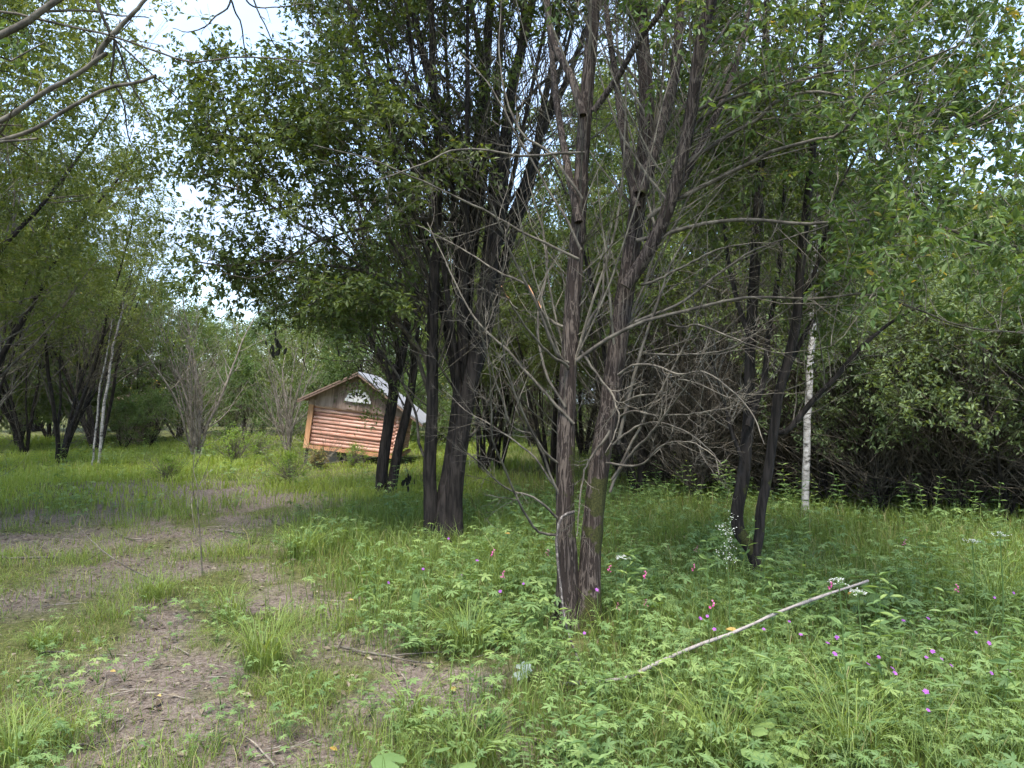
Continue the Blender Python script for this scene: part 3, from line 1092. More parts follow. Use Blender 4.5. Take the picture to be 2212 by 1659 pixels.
    cen = np.concatenate([
        sample_canopy(poly, 410, D0 - 1.6, D0 + 1.8, holes, 2.8, 0.38, 7),
        sample_canopy(lobe, 62, D0 - 1.2, D0 + 0.6, holes, 2.8, 0.38, 8),
        sample_canopy(skirt, 42, D0 - 1.2, D0 + 0.6, holes, 2.8, 0.36, 9)])
    canopy(t, sk, cen, M['willow_leaf'], M['twig_dark'], 0.082, 0.037, 6, 13, False, 3.0, spray=0.5)
    return t


def third_willow():
    base = G(835, 1072)
    D0 = base[1]
    t = thing('willow_tree', 'slender two-stemmed willow in front of the log cabin right end', 'tree', base)
    sk = Skeleton()
    stems = [
        ([(822, 1085), (826, 1010), (834, 950), (847, 870), (854, 820), (867, 770), (880, 690), (884, 620), (870, 480), (850, 350)], 0.4, [14, 12, 11.5, 11, 10, 8, 7, 6, 4, 2]),
        ([(842, 1080), (860, 970), (877, 900), (890, 830), (897, 750), (905, 640), (920, 520), (935, 400)], 0.8, [11, 10, 9, 8, 7, 6, 4, 2]),
        ([(850, 860), (835, 800), (790, 720), (735, 660), (690, 600), (640, 560)], -0.6, [6, 5.5, 5, 4, 3, 1.5]),
        ([(868, 770), (840, 690), (800, 600), (780, 480), (760, 380)], 0.3, [6, 5, 4, 3, 1.5]),
        ([(860, 800), (820, 760), (770, 690), (700, 660), (630, 650)], 0.9, [5, 4.5, 4, 3, 1.5]),
        ([(880, 690), (900, 600), (960, 500), (1000, 400)], 0.9, [5, 4.5, 3, 1.5]),
    ]
    tips = Buf()
    for i, (pts, dz, rpx) in enumerate(stems):
        b = Buf()
        c, r = stem(pts, D0, dz, rpx, 60)
        trunk_tube(b, c, r, 12, 0.15, ())
        part(b, 'trunk' if i < 2 else 'branch', M['bark_dark'], t, smooth=True)
        sk.add(c[15:], r[15:])
        cc = c[15:] if i < 2 else c
        p, D, r0, tt = spawn(cc[None], np.full((1, len(cc)), 0.02), 28, 0.0, 1, (25, 60))
        g = grow(p, D, rng.uniform(0.8, 2.4, len(p)), 9, 0.06, 0.10)
        rr = taper(rng.uniform(0.006, 0.013, len(p)), 9, 0.3)
        tubes(tips, g, rr, 4)
        dead_twigs(tips, g, rr, 4, (0.25, 0.5), 2, 0.03, 0.13)
        sk.add(g[:, 4:], rr[:, 4:])
    for k in range(40):
        st_ = stems[k % 2]
        c, r = stem(st_[0], D0, st_[1], st_[2], 60)
        i = int(rng.integers(16, 42))
        D = np.array([[rng.uniform(-1.1, .35), rng.uniform(-.6, .5), 1.0]])
        g = grow(c[i][None], D, np.array([rng.uniform(1.8, 4.2)]), 14, 0.05, 0.05)
        rr = taper(np.array([rng.uniform(.009, .018)]), 14, .25)
        tubes(tips, g, rr, 4)
        dead_twigs(tips, g, rr, 5, (.15, .35), 1, .03, .1)
        sk.add(g[:, 7:], rr[:, 7:])
    part(tips, 'dead_twigs', M['twig_dark'], t, kind='stuff')
    poly = [(560, 560), (640, 600), (760, 520), (980, 330), (1010, 520), (960, 640), (880, 660), (800, 660), (740, 700), (640, 690), (560, 640)]
    cen = sample_canopy(poly, 170, D0 - 0.8, D0 + 2.0, [(600, 690, 40, 1), (700, 620, 60, .6)], 1.4, 0.42, 13)
    drop = [(735, 770), (800, 790), (830, 860), (800, 900), (750, 850)]
    cen2 = sample_canopy(drop, 3, D0 - 1.0, D0 - 0.3, [], 1.4, 0.2, 14)
    canopy(t, sk, np.concatenate([cen, cen2]), M['willow_leaf'], M['twig_dark'], 0.085, 0.034, 6, 11, False, 2.6, spray=0.6)
    return t


def small_willow():
    base = G(1630, 1250)
    D0 = base[1]
    t = thing('willow_tree', 'small forked willow right of the twin-trunk willow, splitting low into two dark stems', 'tree', base)
    sk = Skeleton()
    ms = [(P(1628, 1185, D0), .15), (P(1600, 1160, D0), .12), (P(1641, 1130, D0), .1), (P(1606, 1060, D0), .12), (P(1655, 1040, D0), .1)]
    stems = [
        ([(1630, 1270), (1631, 1205), (1622, 1184), (1597, 1150), (1592, 1106), (1604, 1040), (1612, 960), (1618, 886), (1621, 753), (1628, 620), (1634, 520), (1645, 300), (1655, 60), (1660, -250)], .3, [14, 13, 13, 12, 11, 11, 11, 10, 10, 9, 8, 6, 4, 2]),
        ([(1631, 1200), (1641, 1150), (1643, 1106), (1659, 1020), (1675, 903), (1682, 853), (1702, 780), (1721, 686), (1731, 553), (1750, 380), (1770, 150), (1780, -100)], -.2, [11, 10, 10, 10, 10, 9, 9, 8, 7, 5, 4, 2]),
        ([(1676, 936), (1705, 926), (1758, 863), (1808, 813), (1851, 760), (1920, 700), (1990, 660)], -.4, [6, 6, 5.5, 5, 4, 3, 1.5]),
        ([(1615, 920), (1650, 820), (1660, 720), (1680, 600), (1690, 480), (1700, 300)], .4, [6, 6, 5, 5, 4, 2]),
        ([(1690, 820), (1740, 720), (1790, 640), (1840, 560), (1900, 500)], .5, [5, 5, 4, 3, 1.5]),
        ([(1622, 740), (1590, 640), (1570, 540), (1560, 420), (1540, 300)], .5, [5, 5, 4, 3, 1.5]),
        ([(1700, 790), (1720, 680), (1770, 560), (1800, 440), (1850, 330)], -.2, [5, 5, 4, 3, 1.5]),
        ([(1606, 1000), (1580, 930), (1560, 850), (1530, 760), (1500, 700)], .6, [4, 4, 3, 2, 1]),
    ]
    tips = Buf()
    for i, (pts, dz, rpx) in enumerate(stems):
        b = Buf()
        c, r = stem(pts, D0, dz, rpx, 80)
        trunk_tube(b, c, r, 14, 0.17, ms)
        part(b, 'trunk' if i < 2 else 'branch', M['bark_dark'], t, smooth=True)
        sk.add(c[20:], r[20:])
        cc = c[24:] if i < 2 else c[8:]
        p, D, r0, tt = spawn(cc[None], np.full((1, len(cc)), 0.012), 22, 0.0, 1, (25, 60))
        g = grow(p, D, rng.uniform(0.4, 1.5, len(p)), 9, 0.05, 0.11)
        rr = taper(rng.uniform(0.003, 0.007, len(p)), 9, 0.3)
        tubes(tips, g, rr, 4)
        dead_twigs(tips, g, rr, 3, (0.25, 0.5), 1, 0.03, 0.14)
        sk.add(g[:, 5:], rr[:, 5:])
    part(tips, 'dead_twigs', M['twig_mid'], t, kind='stuff')
    poly = [(1480, 150), (1600, -100), (1850, -100), (2000, 200), (2000, 480), (1880, 560), (1760, 520), (1640, 560), (1520, 520), (1460, 380)]
    cen = sample_canopy(poly, 125, D0 - 0.7, D0 + 1.6, [(1640, 620, 60, .8)], 2.4, 0.42, 15)
    cen2 = sample_canopy([(1690, 520), (1860, 520), (1850, 740), (1710, 760)], 15, D0 - .3, D0 + 1.2, [], 2.4, .3, 16)
    canopy(t, sk, np.concatenate([cen, cen2]), M['willow_leaf'], M['twig_mid'], 0.075, 0.034, 5, 11, False, 2.4)
    return t


def overhang_tree():
    """tree left of the frame whose bare boughs reach in at the top left"""
    D0 = 4.2
    base = np.array([-4.3, 4.6, 0.0])
    base[2] = float(ground_h(base[0], base[1]))
    t = thing('leaning_tree', 'bare grey boughs reaching in at the top left from a tree outside', 'tree', base)
    sk = Skeleton()
    b = Buf()
    c = resample(np.array([base + [0, 0, -.1], base + [.05, 0, 1.0], base + [.15, -.1, 2.0], base + [.1, -.1, 3.4], base + [0, -.1, 5.2], base + [0.1, 0, 7.0]]), 80)
    trunk_tube(b, c, np.linspace(.13, .03, 80), 18, 0.16, ())
    part(b, 'trunk', M['bark_dark'], t, smooth=True)
    sk.add(c[30:], np.full(50, .02))
    br = [
        (10, [(-420, 300), (-200, 170), (0, 76), (70, 38), (100, 15), (140, -10), (220, -80), (330, -190)], 0.0, 'g'),
        (8, [(-420, 420), (-200, 350), (0, 268), (100, 203), (170, 165), (205, 140), (240, 115)], -.1, 'g'),
        (6.5, [(203, 140), (215, 110), (238, 80), (270, 45), (300, 10), (330, -30)], -.1, 'g'),
        (6, [(-420, 480), (-200, 370), (0, 303), (75, 278), (150, 233), (235, 190), (295, 180), (337, 163)], -.2, 'g'),
        (4, [(-300, 400), (-100, 330), (0, 313), (86, 304)], -.2, 'g'),
        (4, [(-300, 0), (0, 26), (80, 43), (160, 62), (240, 80), (360, 122), (413, 138), (500, 127), (590, 130), (690, 140)], .3, 'd'),
        (4.5, [(200, -40), (220, 30), (240, 78), (247, 90), (266, 133), (290, 190), (330, 260)], .4, 'd'),
        (3.5, [(75, 25), (140, 22), (200, 22), (260, 32), (320, 36)], .2, 'd'),
        (3, [(247, 90), (245, 140), (243, 170), (265, 215), (275, 290), (300, 330)], .4, 'd'),
        (2.4, [(240, 78), (330, 160), (390, 220), (430, 290)], .6, 'd'),
        (2.6, [(500, -60), (497, 10), (470, 35), (446, 60), (408, 72), (380, 64)], .3, 'd'),
        (2.6, [(490, -30), (505, 20), (520, 50), (526, 90), (530, 130), (532, 160)], .3, 'd'),
        (2.2, [(520, -20), (550, 14), (610, 12), (680, 5)], .3, 'd'),
        (2.2, [(540, -20), (570, 50), (590, 90), (630, 140)], .3, 'd'),
    ]
    tips = Buf()
    tl = {}
    for rp, pts, dz, kind in br:
        cc = px_branch(pts, D0, dz, 26, 0.003)
        r = np.linspace(1, 0.55 if kind == 'g' else 0.35, 26) * mm_px(rp, D0)
        bb = Buf()
        tubes(bb, cc[None], r[None], 9 if kind == 'g' else 5)
        part(bb, 'branch', M['twig_grey'] if kind == 'g' else M['twig_dark'], t, smooth=True)
        dead_twigs(tips, cc[None], r[None], 4, (0.08, 0.2), 2, -0.03, 0.15)
        sk.add(cc, r)
    part(tips, 'dead_twigs', M['twig_dark'], t, kind='stuff')
    # bridge from trunk to boughs, out of frame
    bb = Buf()
    for y0, pxy in ((2.2, (-420, 480)), (2.0, (-420, 420)), (2.6, (-420, 300)), (3.0, (-300, 0))):
        e = P(pxy[0], pxy[1], D0)
        s0 = c[np.argmin(np.abs(c[:, 2] - (base[2] + y0)))]
        cc = resample(np.array([s0, (s0 + e) / 2 + [0, 0, -.08], e]), 10)
        tubes(bb, cc[None], np.linspace(.04, .026, 10)[None], 8)
    part(bb, 'bough', M['twig_grey'], t, smooth=True)
    cen = np.stack([rng.uniform(-7.0, -3.4, 50), rng.uniform(3.0, 7.0, 50), rng.uniform(4.6, 7.2, 50)], -1)
    canopy(t, sk, cen, M['light_leaf'], M['twig_dark'], 0.075, 0.03, 5, 11, False, 3.0)
    few = sample_canopy([(0, 40), (110, 40), (110, 200), (0, 330)], 5, D0 + .2, D0 + .9, [], 2, 0.1, 3)
    canopy(t, sk, few, M['light_leaf'], M['twig_dark'], 0.075, 0.03, 2, 5, True, 2.0, name='hanging_leaves')
    return t


# ------------------------------------------------------------------ forest trees built once and copied
def proto_willow(name, label, cat, group, H, nst, spread, crown0, rad, nclu, leafmat, L, W, seed, bare_low=1.0, twig='twig_mid', bark='bark_dark', nl=12, sub=5, base_r=0.09, six=False, updir=0.05, lean=0.0, spray=0.55, reach=2.6, shape=1.0):
    """multi-stemmed tree, H high, foliage from crown0*H up; returns the thing at the origin"""
    g = np.random.default_rng(seed)
    t = thing(name, label, cat, (0, 0, 0), group)
    az = g.uniform(0, 2 * math.pi, nst) + np.arange(nst) * 2.4
    tilt = np.radians(g.uniform(0.3, 1.0, nst) * spread)
    D = np.stack([np.sin(tilt) * np.cos(az) + lean, np.sin(tilt) * np.sin(az), np.cos(tilt)], -1)
    p0 = np.stack([np.cos(az), np.sin(az), 0 * az - 1.2], -1) * base_r * np.array([.8, .8, 1])
    L0 = H * g.uniform(0.75, 1.0, nst)
    st = grow(p0, D, L0, 26, 0.02, 0.055, g)
    sr = taper(base_r * g.uniform(0.55, 1.0, nst), 26, 0.12)
    bt = Buf()
    tubes(bt, st, sr, 9, 0.0, 0.12)
    part(bt, 'trunk', M[bark], t, smooth=True)
    sk = Skeleton()
    sk.add(st[:, 8:], sr[:, 8:])
    bb = Buf()
    p, Dd, r, tt = spawn(st, sr, 11 if H > 2 else 5, 0.18, 0.95, (25, 60), g)
    Lb = H * g.uniform(0.16, 0.36, len(p)) * (1.1 - 0.5 * tt)
    b1 = grow(p, Dd, Lb, 10, 0.07, 0.09, g)
    r1 = taper(np.clip(r * 0.5, 0.006, 0.04), 10, 0.25)
    tubes(bb, b1, r1, 4)
    sk.add(b1[:, 4:], r1[:, 4:])
    p, Dd, r, tt = spawn(b1, r1, 4, 0.25, 0.95, (25, 55), g)
    b2 = grow(p, Dd, H * g.uniform(0.05, 0.15, len(p)), 7, 0.05, 0.12, g)
    r2 = taper(np.clip(r * 0.5, 0.003, 0.012), 7, 0.4)
    tubes(bb, b2, r2, 3)
    sk.add(b2[:, 3:], r2[:, 3:])
    if bare_low:
        k = int(16 * bare_low)
        p, Dd, r, tt = spawn(st, sr, k, 0.03, 0.5, (25, 70), g)
        b3 = grow(p, Dd, g.uniform(0.6, 2.0, len(p)), 8, 0.06, 0.12, g)
        r3 = taper(g.uniform(0.004, 0.010, len(p)), 8, 0.35)
        tubes(bb, b3, r3, 3)
        dead_twigs(bb, b3, r3, 3, (0.3, 0.6), 1, 0.02, 0.16, g)
    part(bb, 'branches', M[twig], t, kind='stuff')
    if nclu:
        # crown: clusters in an uneven envelope
        zc0, zc1 = crown0 * H, H * 1.02
        out = []
        ctr = st[:, -6].mean(0)
        while len(out) < nclu:
            z = g.uniform(zc0, zc1)
            u = (z - zc0) / (zc1 - zc0)
            prof = rad * (math.sin(math.pi * min(1, 0.18 + 0.82 * u)) ** 0.6) * shape
            a = g.uniform(0, 2 * math.pi)
            rr = prof * math.sqrt(g.uniform(0.05, 1)) * (0.8 + 0.4 * vnoise(np.array([[math.cos(a) * 1.3 + 7, math.sin(a) * 1.3, z * 0.7]]), 1.0, seed)[0])
            c = np.array([ctr[0] * u + rr * math.cos(a), ctr[1] * u + rr * math.sin(a), z])
            if vnoise(c[None], 0.9, seed + 5)[0] > 0.25:
                out.append(c)
        canopy(t, sk, np.array(out), M[leafmat], M[twig], L, W, sub, nl, six, reach, spray=spray, g=g, lite=True)
    return t


# ------------------------------------------------------------------ the large trees
def g_at(X, d):
    p = P(X, HORIZON, d)
    p[2] = float(ground_h(p[0], p[1]))
    return p


main_willow()
second_willow()
third_willow()
small_willow()
overhang_tree()

# ------------------------------------------------------------------ birches
def birch_mat():
    m, N, K, out = new_mat('birch_bark')
    tc = N.new('ShaderNodeTexCoord')
    mp = N.new('ShaderNodeMapping')
    mp.inputs['Scale'].default_value = (7, 7, 17)
    K.new(tc.outputs['Object'], mp.inputs['Vector'])
    n1 = N.new('ShaderNodeTexNoise')
    n1.inputs['Scale'].default_value = 1.0
    n1.inputs['Detail'].default_value = 4
    n1.inputs['Roughness'].default_value = 0.7
    K.new(mp.outputs['Vector'], n1.inputs['Vector'])
    r = ramp(N, [(0.36, (0.04, 0.035, 0.03)), (0.46, (0.24, 0.22, 0.20)), (0.66, (0.44, 0.415, 0.39))])
    K.new(n1.outputs['Fac'], r.inputs['Fac'])
    bs = N.new('ShaderNodeBsdfPrincipled')
    bs.inputs['Roughness'].default_value = 0.7
    K.new(r.outputs['Color'], bs.inputs['Base Color'])
    bu = N.new('ShaderNodeBump')
    bu.inputs['Strength'].default_value = 0.3
    bu.inputs['Distance'].default_value = 0.01
    K.new(n1.outputs['Fac'], bu.inputs['Height'])
    K.new(bu.outputs['Normal'], bs.inputs['Normal'])
    K.new(bs.outputs['BSDF'], out.inputs['Surface'])
    return m


M['birch'] = birch_mat()


def birch(label, pts, rpx, ybase, crown_poly, ncl, dz=0.0):
    base = G(pts[0][0], ybase)
    D0 = base[1]
    t = thing('birch_tree', label, 'tree', base)
    c, r = stem(pts, D0, dz, rpx, 60)
    c[:, :2] += (np.cumsum(rng.normal(0, 0.006, (60, 2)), 0))
    b = Buf()
    tubes(b, c[None], r[None], 12, 0.0, 0.05)
    part(b, 'trunk', M['birch'], t, smooth=True)
    sk = Skeleton()
    sk.add(c[25:], r[25:])
    bb = Buf()
    p, D, r0, tt = spawn(c[None, 25:], np.full((1, 35), .012), 26, 0.05, 1, (35, 65))
    g = grow(p, D, rng.uniform(0.5, 1.5, len(p)), 8, 0.02, 0.1)
    rr = taper(rng.uniform(0.004, 0.009, len(p)), 8, 0.3)
    tubes(bb, g, rr, 4)
    dead_twigs(bb, g, rr, 3, (0.3, 0.5), 1, -0.03, 0.15)
    sk.add(g[:, 3:], rr[:, 3:])
    part(bb, 'branches', M['twig_dark'], t, kind='stuff')
    if ncl:
        cen = sample_canopy(crown_poly, ncl, D0 - 1.0, D0 + 1.0, [], 1.4, 0.3, 31)
        canopy(t, sk, cen, M['forest_leaf'], M['twig_dark'], 0.06, 0.04, 5, 10, False, 2.5)
    return t


birch('straight white birch trunk standing against the dark thicket at right', [(1738, 1125), (1739, 1000), (1743, 860), (1748, 740), (1752, 620), (1758, 450), (1765, 200), (1770, -150)], [8, 7.5, 7, 6.5, 6, 5, 4, 1.5], 1118,
      [(1640, -100), (1900, -100), (1880, 560), (1680, 560)], 24)
birch('thicker of two leaning white birch poles beside the far left willow', [(214, 1010), (228, 880), (237, 830), (246, 760), (256, 715), (275, 640)], [3.2, 3, 2.8, 2.4, 2, 1.2], 1008,
      [(240, 560), (330, 560), (330, 660), (240, 680)], 10)
birch('thinner of two leaning white birch poles beside the far left willow', [(199, 1006), (213, 890), (222, 830), (232, 790), (240, 745), (250, 690)], [2.2, 2, 1.8, 1.6, 1.3, .8], 1004,
      [(220, 600), (290, 600), (290, 690), (220, 700)], 6)

# ------------------------------------------------------------------ forest
LBL_W = 'dark willow among the dense trees behind the two big willows'
GRP_W = 'willows of the dark wood on the right'
W0 = proto_willow('forest_willow', LBL_W, 'tree', GRP_W, 9.2, 7, 20, 0.36, 3.0, 300, 'forest_leaf', 0.095, 0.045, 101, .6, base_r=.075)
W1 = proto_willow('forest_willow', LBL_W, 'tree', GRP_W, 9.6, 6, 18, 0.38, 2.9, 290, 'forest_leaf', 0.095, 0.045, 102, .7, base_r=.08)
W2 = proto_willow('forest_willow', LBL_W, 'tree', GRP_W, 8.8, 8, 24, 0.34, 3.1, 300, 'forest_leaf', 0.095, 0.045, 103, .6, base_r=.07)
WV = [W0, W1, W2]
M['left_leaf'] = leaf_mat('left_leaf', [(0.0, (0.072, 0.100, 0.026)), (0.5, (0.125, 0.158, 0.040)), (1.0, (0.21, 0.235, 0.060))], 0.42, (1.4, 1.3, 0.55))
WL = proto_willow('clearing_willow', 'dark clumped willow at the left of the clearing, beside the leaning birch poles', 'tree', None, 8.9, 7, 22, 0.36, 2.9, 250, 'left_leaf', 0.085, 0.036, 104, .5, base_r=.07)
WM = proto_willow('clearing_willow', 'tall willow outside the left edge whose crown fills the top left corner', 'tree', None, 9.2, 6, 20, 0.34, 3.0, 430, 'left_leaf', 0.080, 0.034, 105, .4, base_r=.075)
LBL_R = 'round leafy willow in the tree line behind the clearing'
GRP_R = 'trees along the back of the clearing'
R0 = proto_willow('round_willow', LBL_R, 'tree', GRP_R, 6.6, 6, 26, 0.12, 2.6, 250, 'forest_leaf', 0.12, 0.05, 111, 0.5, nl=10, base_r=.08)
R1 = proto_willow('round_willow', LBL_R, 'tree', GRP_R, 7.0, 5, 24, 0.14, 2.4, 240, 'light_leaf', 0.12, 0.05, 112, 0.6, nl=10, base_r=.08)
RV = [R0, R1]
LBL_S = 'leafy shrub at the edge of the dark thicket on the right'
GRP_S = 'shrubs of the thicket on the right'
S0 = proto_willow('thicket_shrub', LBL_S, 'shrub', GRP_S, 3.4, 7, 34, 0.36, 1.35, 95, 'shrub_leaf', 0.075, 0.032, 121, 1.2, twig='twig_dark', nl=10, base_r=.028, spray=.42)
S1 = proto_willow('thicket_shrub', LBL_S, 'shrub', GRP_S, 3.1, 8, 38, 0.38, 1.4, 90, 'shrub_leaf', 0.075, 0.032, 122, 1.2, twig='twig_dark', nl=10, base_r=.026, spray=.42)
SV = [S0, S1]
LBL_B = 'tangle of bare dark branches in the shade of the wood'
GRP_B = 'bare tangles under the wood'
B0 = proto_willow('bare_thicket', LBL_B, 'shrub', GRP_B, 4.2, 16, 22, 0.5, 1.3, 0, 'shrub_leaf', 0.07, 0.03, 131, 1.2, twig='twig_dark', bark='twig_dark', base_r=.035)


used = set()


def place(proto, X, d, sc=1.0, rz=None, label=None, dz=0.0, group=None, tilt=(0, 0)):
    loc = g_at(X, d)
    loc[2] += dz
    rz = random.uniform(0, 6.28) if rz is None else rz
    if proto.name not in used:
        used.add(proto.name)
        o = proto
        o.location = [float(k) for k in loc]
        o.rotation_euler = (tilt[0], tilt[1], rz)
        o.scale = (sc, sc, sc)
        if label:
            o['label'] = label
    else:
        o = copy_thing(proto, loc, rz, sc, label, tilt)
    if group is not None:
        o['group'] = group
    return o


for i, (X, d, sc) in enumerate([(1382, 12.5, .8), (1485, 14.5, .85), (1560, 17.5, .95), (1690, 14, .8), (1830, 17, .72), (2040, 18, .72),
                                (1325, 19, .9), (1260, 22, .75), (1620, 22, 1.0), (1745, 20, .95), (1950, 22, .85), (2130, 21, .8), (2330, 18, .75),
                                (1450, 26, 1.1), (1850, 27, 1.05), (2220, 27, 1.0), (1150, 27, .75), (1080, 33, .9), (1000, 37, .95),
                                (1200, 38, .95), (1340, 34, 1.1), (1620, 35, 1.4)]):
    place(WV[i % 3], X, d, sc)
for i, (X, d, sc) in enumerate([(1042, 16.5, .62), (1078, 17.2, .66), (1192, 15.5, .6)]):
    place(WV[(i + 1) % 3], X, d, sc, None, ['short dark willow seen left of the gap between the two big willows', 'short dark willow seen right in the gap between the two big willows', 'thin dark willow right behind the twin-trunk willow'][i])
for i, (X, d, sc) in enumerate([(720, 32, .92), (800, 29, .95), (885, 32, .95), (960, 30, 1.0), (640, 37, .9), (565, 40, .85), (500, 37, .72), (440, 39, .9), (385, 33, .85), (325, 29, .85),
                                (285, 31, .95), (200, 30, 1.1), (110, 33, 1.2), (40, 27, 1.1), (-40, 24, 1.1), (-160, 27, 1.2), (760, 40, 1.0), (850, 44, 1.2), (690, 45, 1.1), (590, 50, 1.1),
                                (480, 50, 1.1), (250, 42, 1.3), (80, 42, 1.5), (1050, 44, 1.2)]):
    place(RV[i % 2], X, d, sc)
# willows on the left edge of the clearing
place(WL, 128, 19.5, .95, 1.1, 'dark clumped willow at the left of the clearing, beside the leaning birch poles', group='')
place(WM, -70, 17.5, .95, 2.2, 'leaning willow cut by the left edge of the picture', group='', tilt=(0, .10))
place(WL, 60, 23, .9, 4.2, 'thin willow just behind the dark clumped willow at far left', group='')
place(WM, -270, 8.4, .98, .6, 'tall willow outside the left edge whose crown fills the top left corner', group='')
place(WL, 210, 24, .98, 3.0, 'leafy willow behind the leaning birch poles', group='')
place(WM, -130, 10.6, .95, 3.7, 'willow at the left edge whose crown fills the middle of the top left', group='')
place(W1, -420, 13, 1.1, 3.0, 'willow outside the left edge, behind the nearest left crown', group='')
for i, (X, d, sc) in enumerate([(1800, 11.4, 1.0), (1890, 10.9, .95), (1985, 10.6, 1.05), (2080, 10.3, 1.0), (2175, 10.0, 1.05), (2280, 9.7, 1.0), (2400, 9.3, 1.1), (1790, 13.5, 1.1), (1870, 13.0, 1.15),
                                (1960, 12.6, 1.2), (2060, 12.4, 1.2), (2150, 12.0, 1.2), (2260, 11.8, 1.2), (2000, 15.5, 1.3), (2200, 15.5, 1.3)]):
    place(SV[i % 2], X, d, sc)
for i, (X, d, sc) in enumerate([(1430, 12.8, .9), (1500, 12.0, .95), (1570, 12.6, 1.0), (1650, 12.2, 1.0), (1710, 12.6, 1.0), (1540, 14.6, 1.1), (1620, 14.4, 1.1), (1400, 15.5, 1.1), (1340, 16.5, 1.0),
                                (1800, 12.2, .9), (1900, 11.4, .8), (2010, 11.2, .8), (2120, 10.8, .8), (2220, 10.4, .8)]):
    place(B0, X, d, sc)

PALE = proto_willow('pale_willow', 'pale bare-stemmed willow fanning up from the clearing edge, left of the cabin', 'tree', None, 5.4, 10, 17, 0.5, 1.4, 34, 'forest_leaf', 0.10, 0.045, 141, .7, twig='twig_pale', bark='twig_pale', nl=8, base_r=.055, sub=4)
place(PALE, 424, 21.5, 1.0, .4)
PALE2 = proto_willow('pale_willow', 'smaller pale bare-stemmed willow close to the left wall of the cabin', 'tree', None, 4.6, 8, 12, 0.55, 1.0, 20, 'forest_leaf', 0.10, 0.045, 142, .5, twig='twig_pale', bark='twig_pale', nl=8, base_r=.05, sub=4)
place(PALE2, 622, 23, .9, .4)
SB = proto_willow('round_shrub', 'rounded grey-green shrub between the two pale willows', 'shrub', None, 3.0, 7, 36, 0.15, 1.5, 90, 'light_leaf', 0.11, 0.035, 143, .8, nl=10, base_r=.03)
place(SB, 530, 26, 1.0)
place(SB, 322, 26, .62, None, 'low dark shrub right of the far grey shed')
place(SB, 268, 25, .55, None, 'low shrub in front of the far grey shed')
place(SB, 700, 27, .9, None, 'shrub behind the left corner of the log cabin')
place(SB, 940, 25, .9, None, 'shrub seen past the right end of the log cabin')
for X, d, sc, lab in [(1010, 29, 1.1, 'leafy shrub far back in the gap right of the middle willow'), (1090, 31, 1.2, 'shrub far back just left of the twin-trunk willow'), (1170, 27, 1.0, 'shrub far back behind the left trunk of the twin-trunk willow'), (1265, 28, 1.2, 'shrub far back behind the right trunk of the twin-trunk willow'), (1130, 38, 1.8, 'tall shrub at the very back between the two big willows')]:
    place(SB, X, d, sc, None, lab)

# ------------------------------------------------------------------ log cabin
M['log'] = plain_mat('log_wood', [(0.22, (0.22, 0.10, 0.06)), (0.40, (0.43, 0.215, 0.155)), (0.60, (0.53, 0.31, 0.245)), (0.8, (0.60, 0.43, 0.36))], (1.2, 9, 9), 3.0, 0.7, 0.2)
M['board'] = plain_mat('fresh_board', [(0.3, (0.42, 0.215, 0.105)), (0.7, (0.58, 0.34, 0.19))], (6, 6, 0.8), 3.0, 0.7, 0.15)
M['beam'] = plain_mat('fresh_beam', [(0.3, (0.40, 0.19, 0.10)), (0.7, (0.56, 0.30, 0.17))], (0.8, 6, 6), 3.0, 0.7, 0.15)
M['plank'] = plain_mat('weathered_plank', [(0.25, (0.13, 0.09, 0.07)), (0.5, (0.26, 0.19, 0.155)), (0.75, (0.38, 0.295, 0.25))], (9, 9, 0.7), 3.0, 0.8, 0.25)
M['roof_rust'] = plain_mat('roof_board', [(0.3, (0.10, 0.068, 0.052)), (0.7, (0.23, 0.16, 0.125))], (6, 1.0, 6), 3.0, 0.8, 0.2)
M['roof_metal'] = plain_mat('roof_sheet', [(0.3, (0.20, 0.20, 0.21)), (0.7, (0.30, 0.30, 0.32))], (2, 2, 2), 4.0, 0.42, 0.05, False, 0.0)
M['white'] = plain_mat('white_paint', [(0.3, (0.50, 0.50, 0.50)), (0.7, (0.60, 0.60, 0.60))], (3, 3, 3), 4.0, 0.5, 0.03)
M['dark_post'] = plain_mat('tarred_post', [(0.3, (0.018, 0.015, 0.013)), (0.7, (0.05, 0.042, 0.036))], (8, 8, 2), 4.0, 0.8, 0.2)
M['block'] = plain_mat('concrete_block', [(0.3, (0.20, 0.19, 0.18)), (0.7, (0.34, 0.33, 0.31))], (5, 5, 5), 6.0, 0.9, 0.3)


def glass_mat():
    m, N, K, out = new_mat('window_glass')
    bs = N.new('ShaderNodeBsdfPrincipled')
    bs.inputs['Base Color'].default_value = (0.012, 0.013, 0.014, 1)
    bs.inputs['Roughness'].default_value = 0.35
    bs.inputs['Specular IOR Level'].default_value = 0.15
    K.new(bs.outputs['BSDF'], out.inputs['Surface'])
    return m


M['glass'] = glass_mat()


def box(buf, lo, hi, top=None):
    """axis box; top = optional (z at x-min, z at x-max) for a sloping top"""
    x0, y0, z0 = lo
    x1, y1, z1 = hi
    a, b = (z1, z1) if top is None else top
    v = [(x0, y0, z0), (x1, y0, z0), (x1, y1, z0), (x0, y1, z0), (x0, y0, a), (x1, y0, b), (x1, y1, b), (x0, y1, a)]
    q = [(0, 3, 2, 1), (0, 1, 5, 4), (1, 2, 6, 5), (2, 3, 7, 6), (3, 0, 4, 7), (4, 5, 6, 7)]
    buf.add(v, None, q)


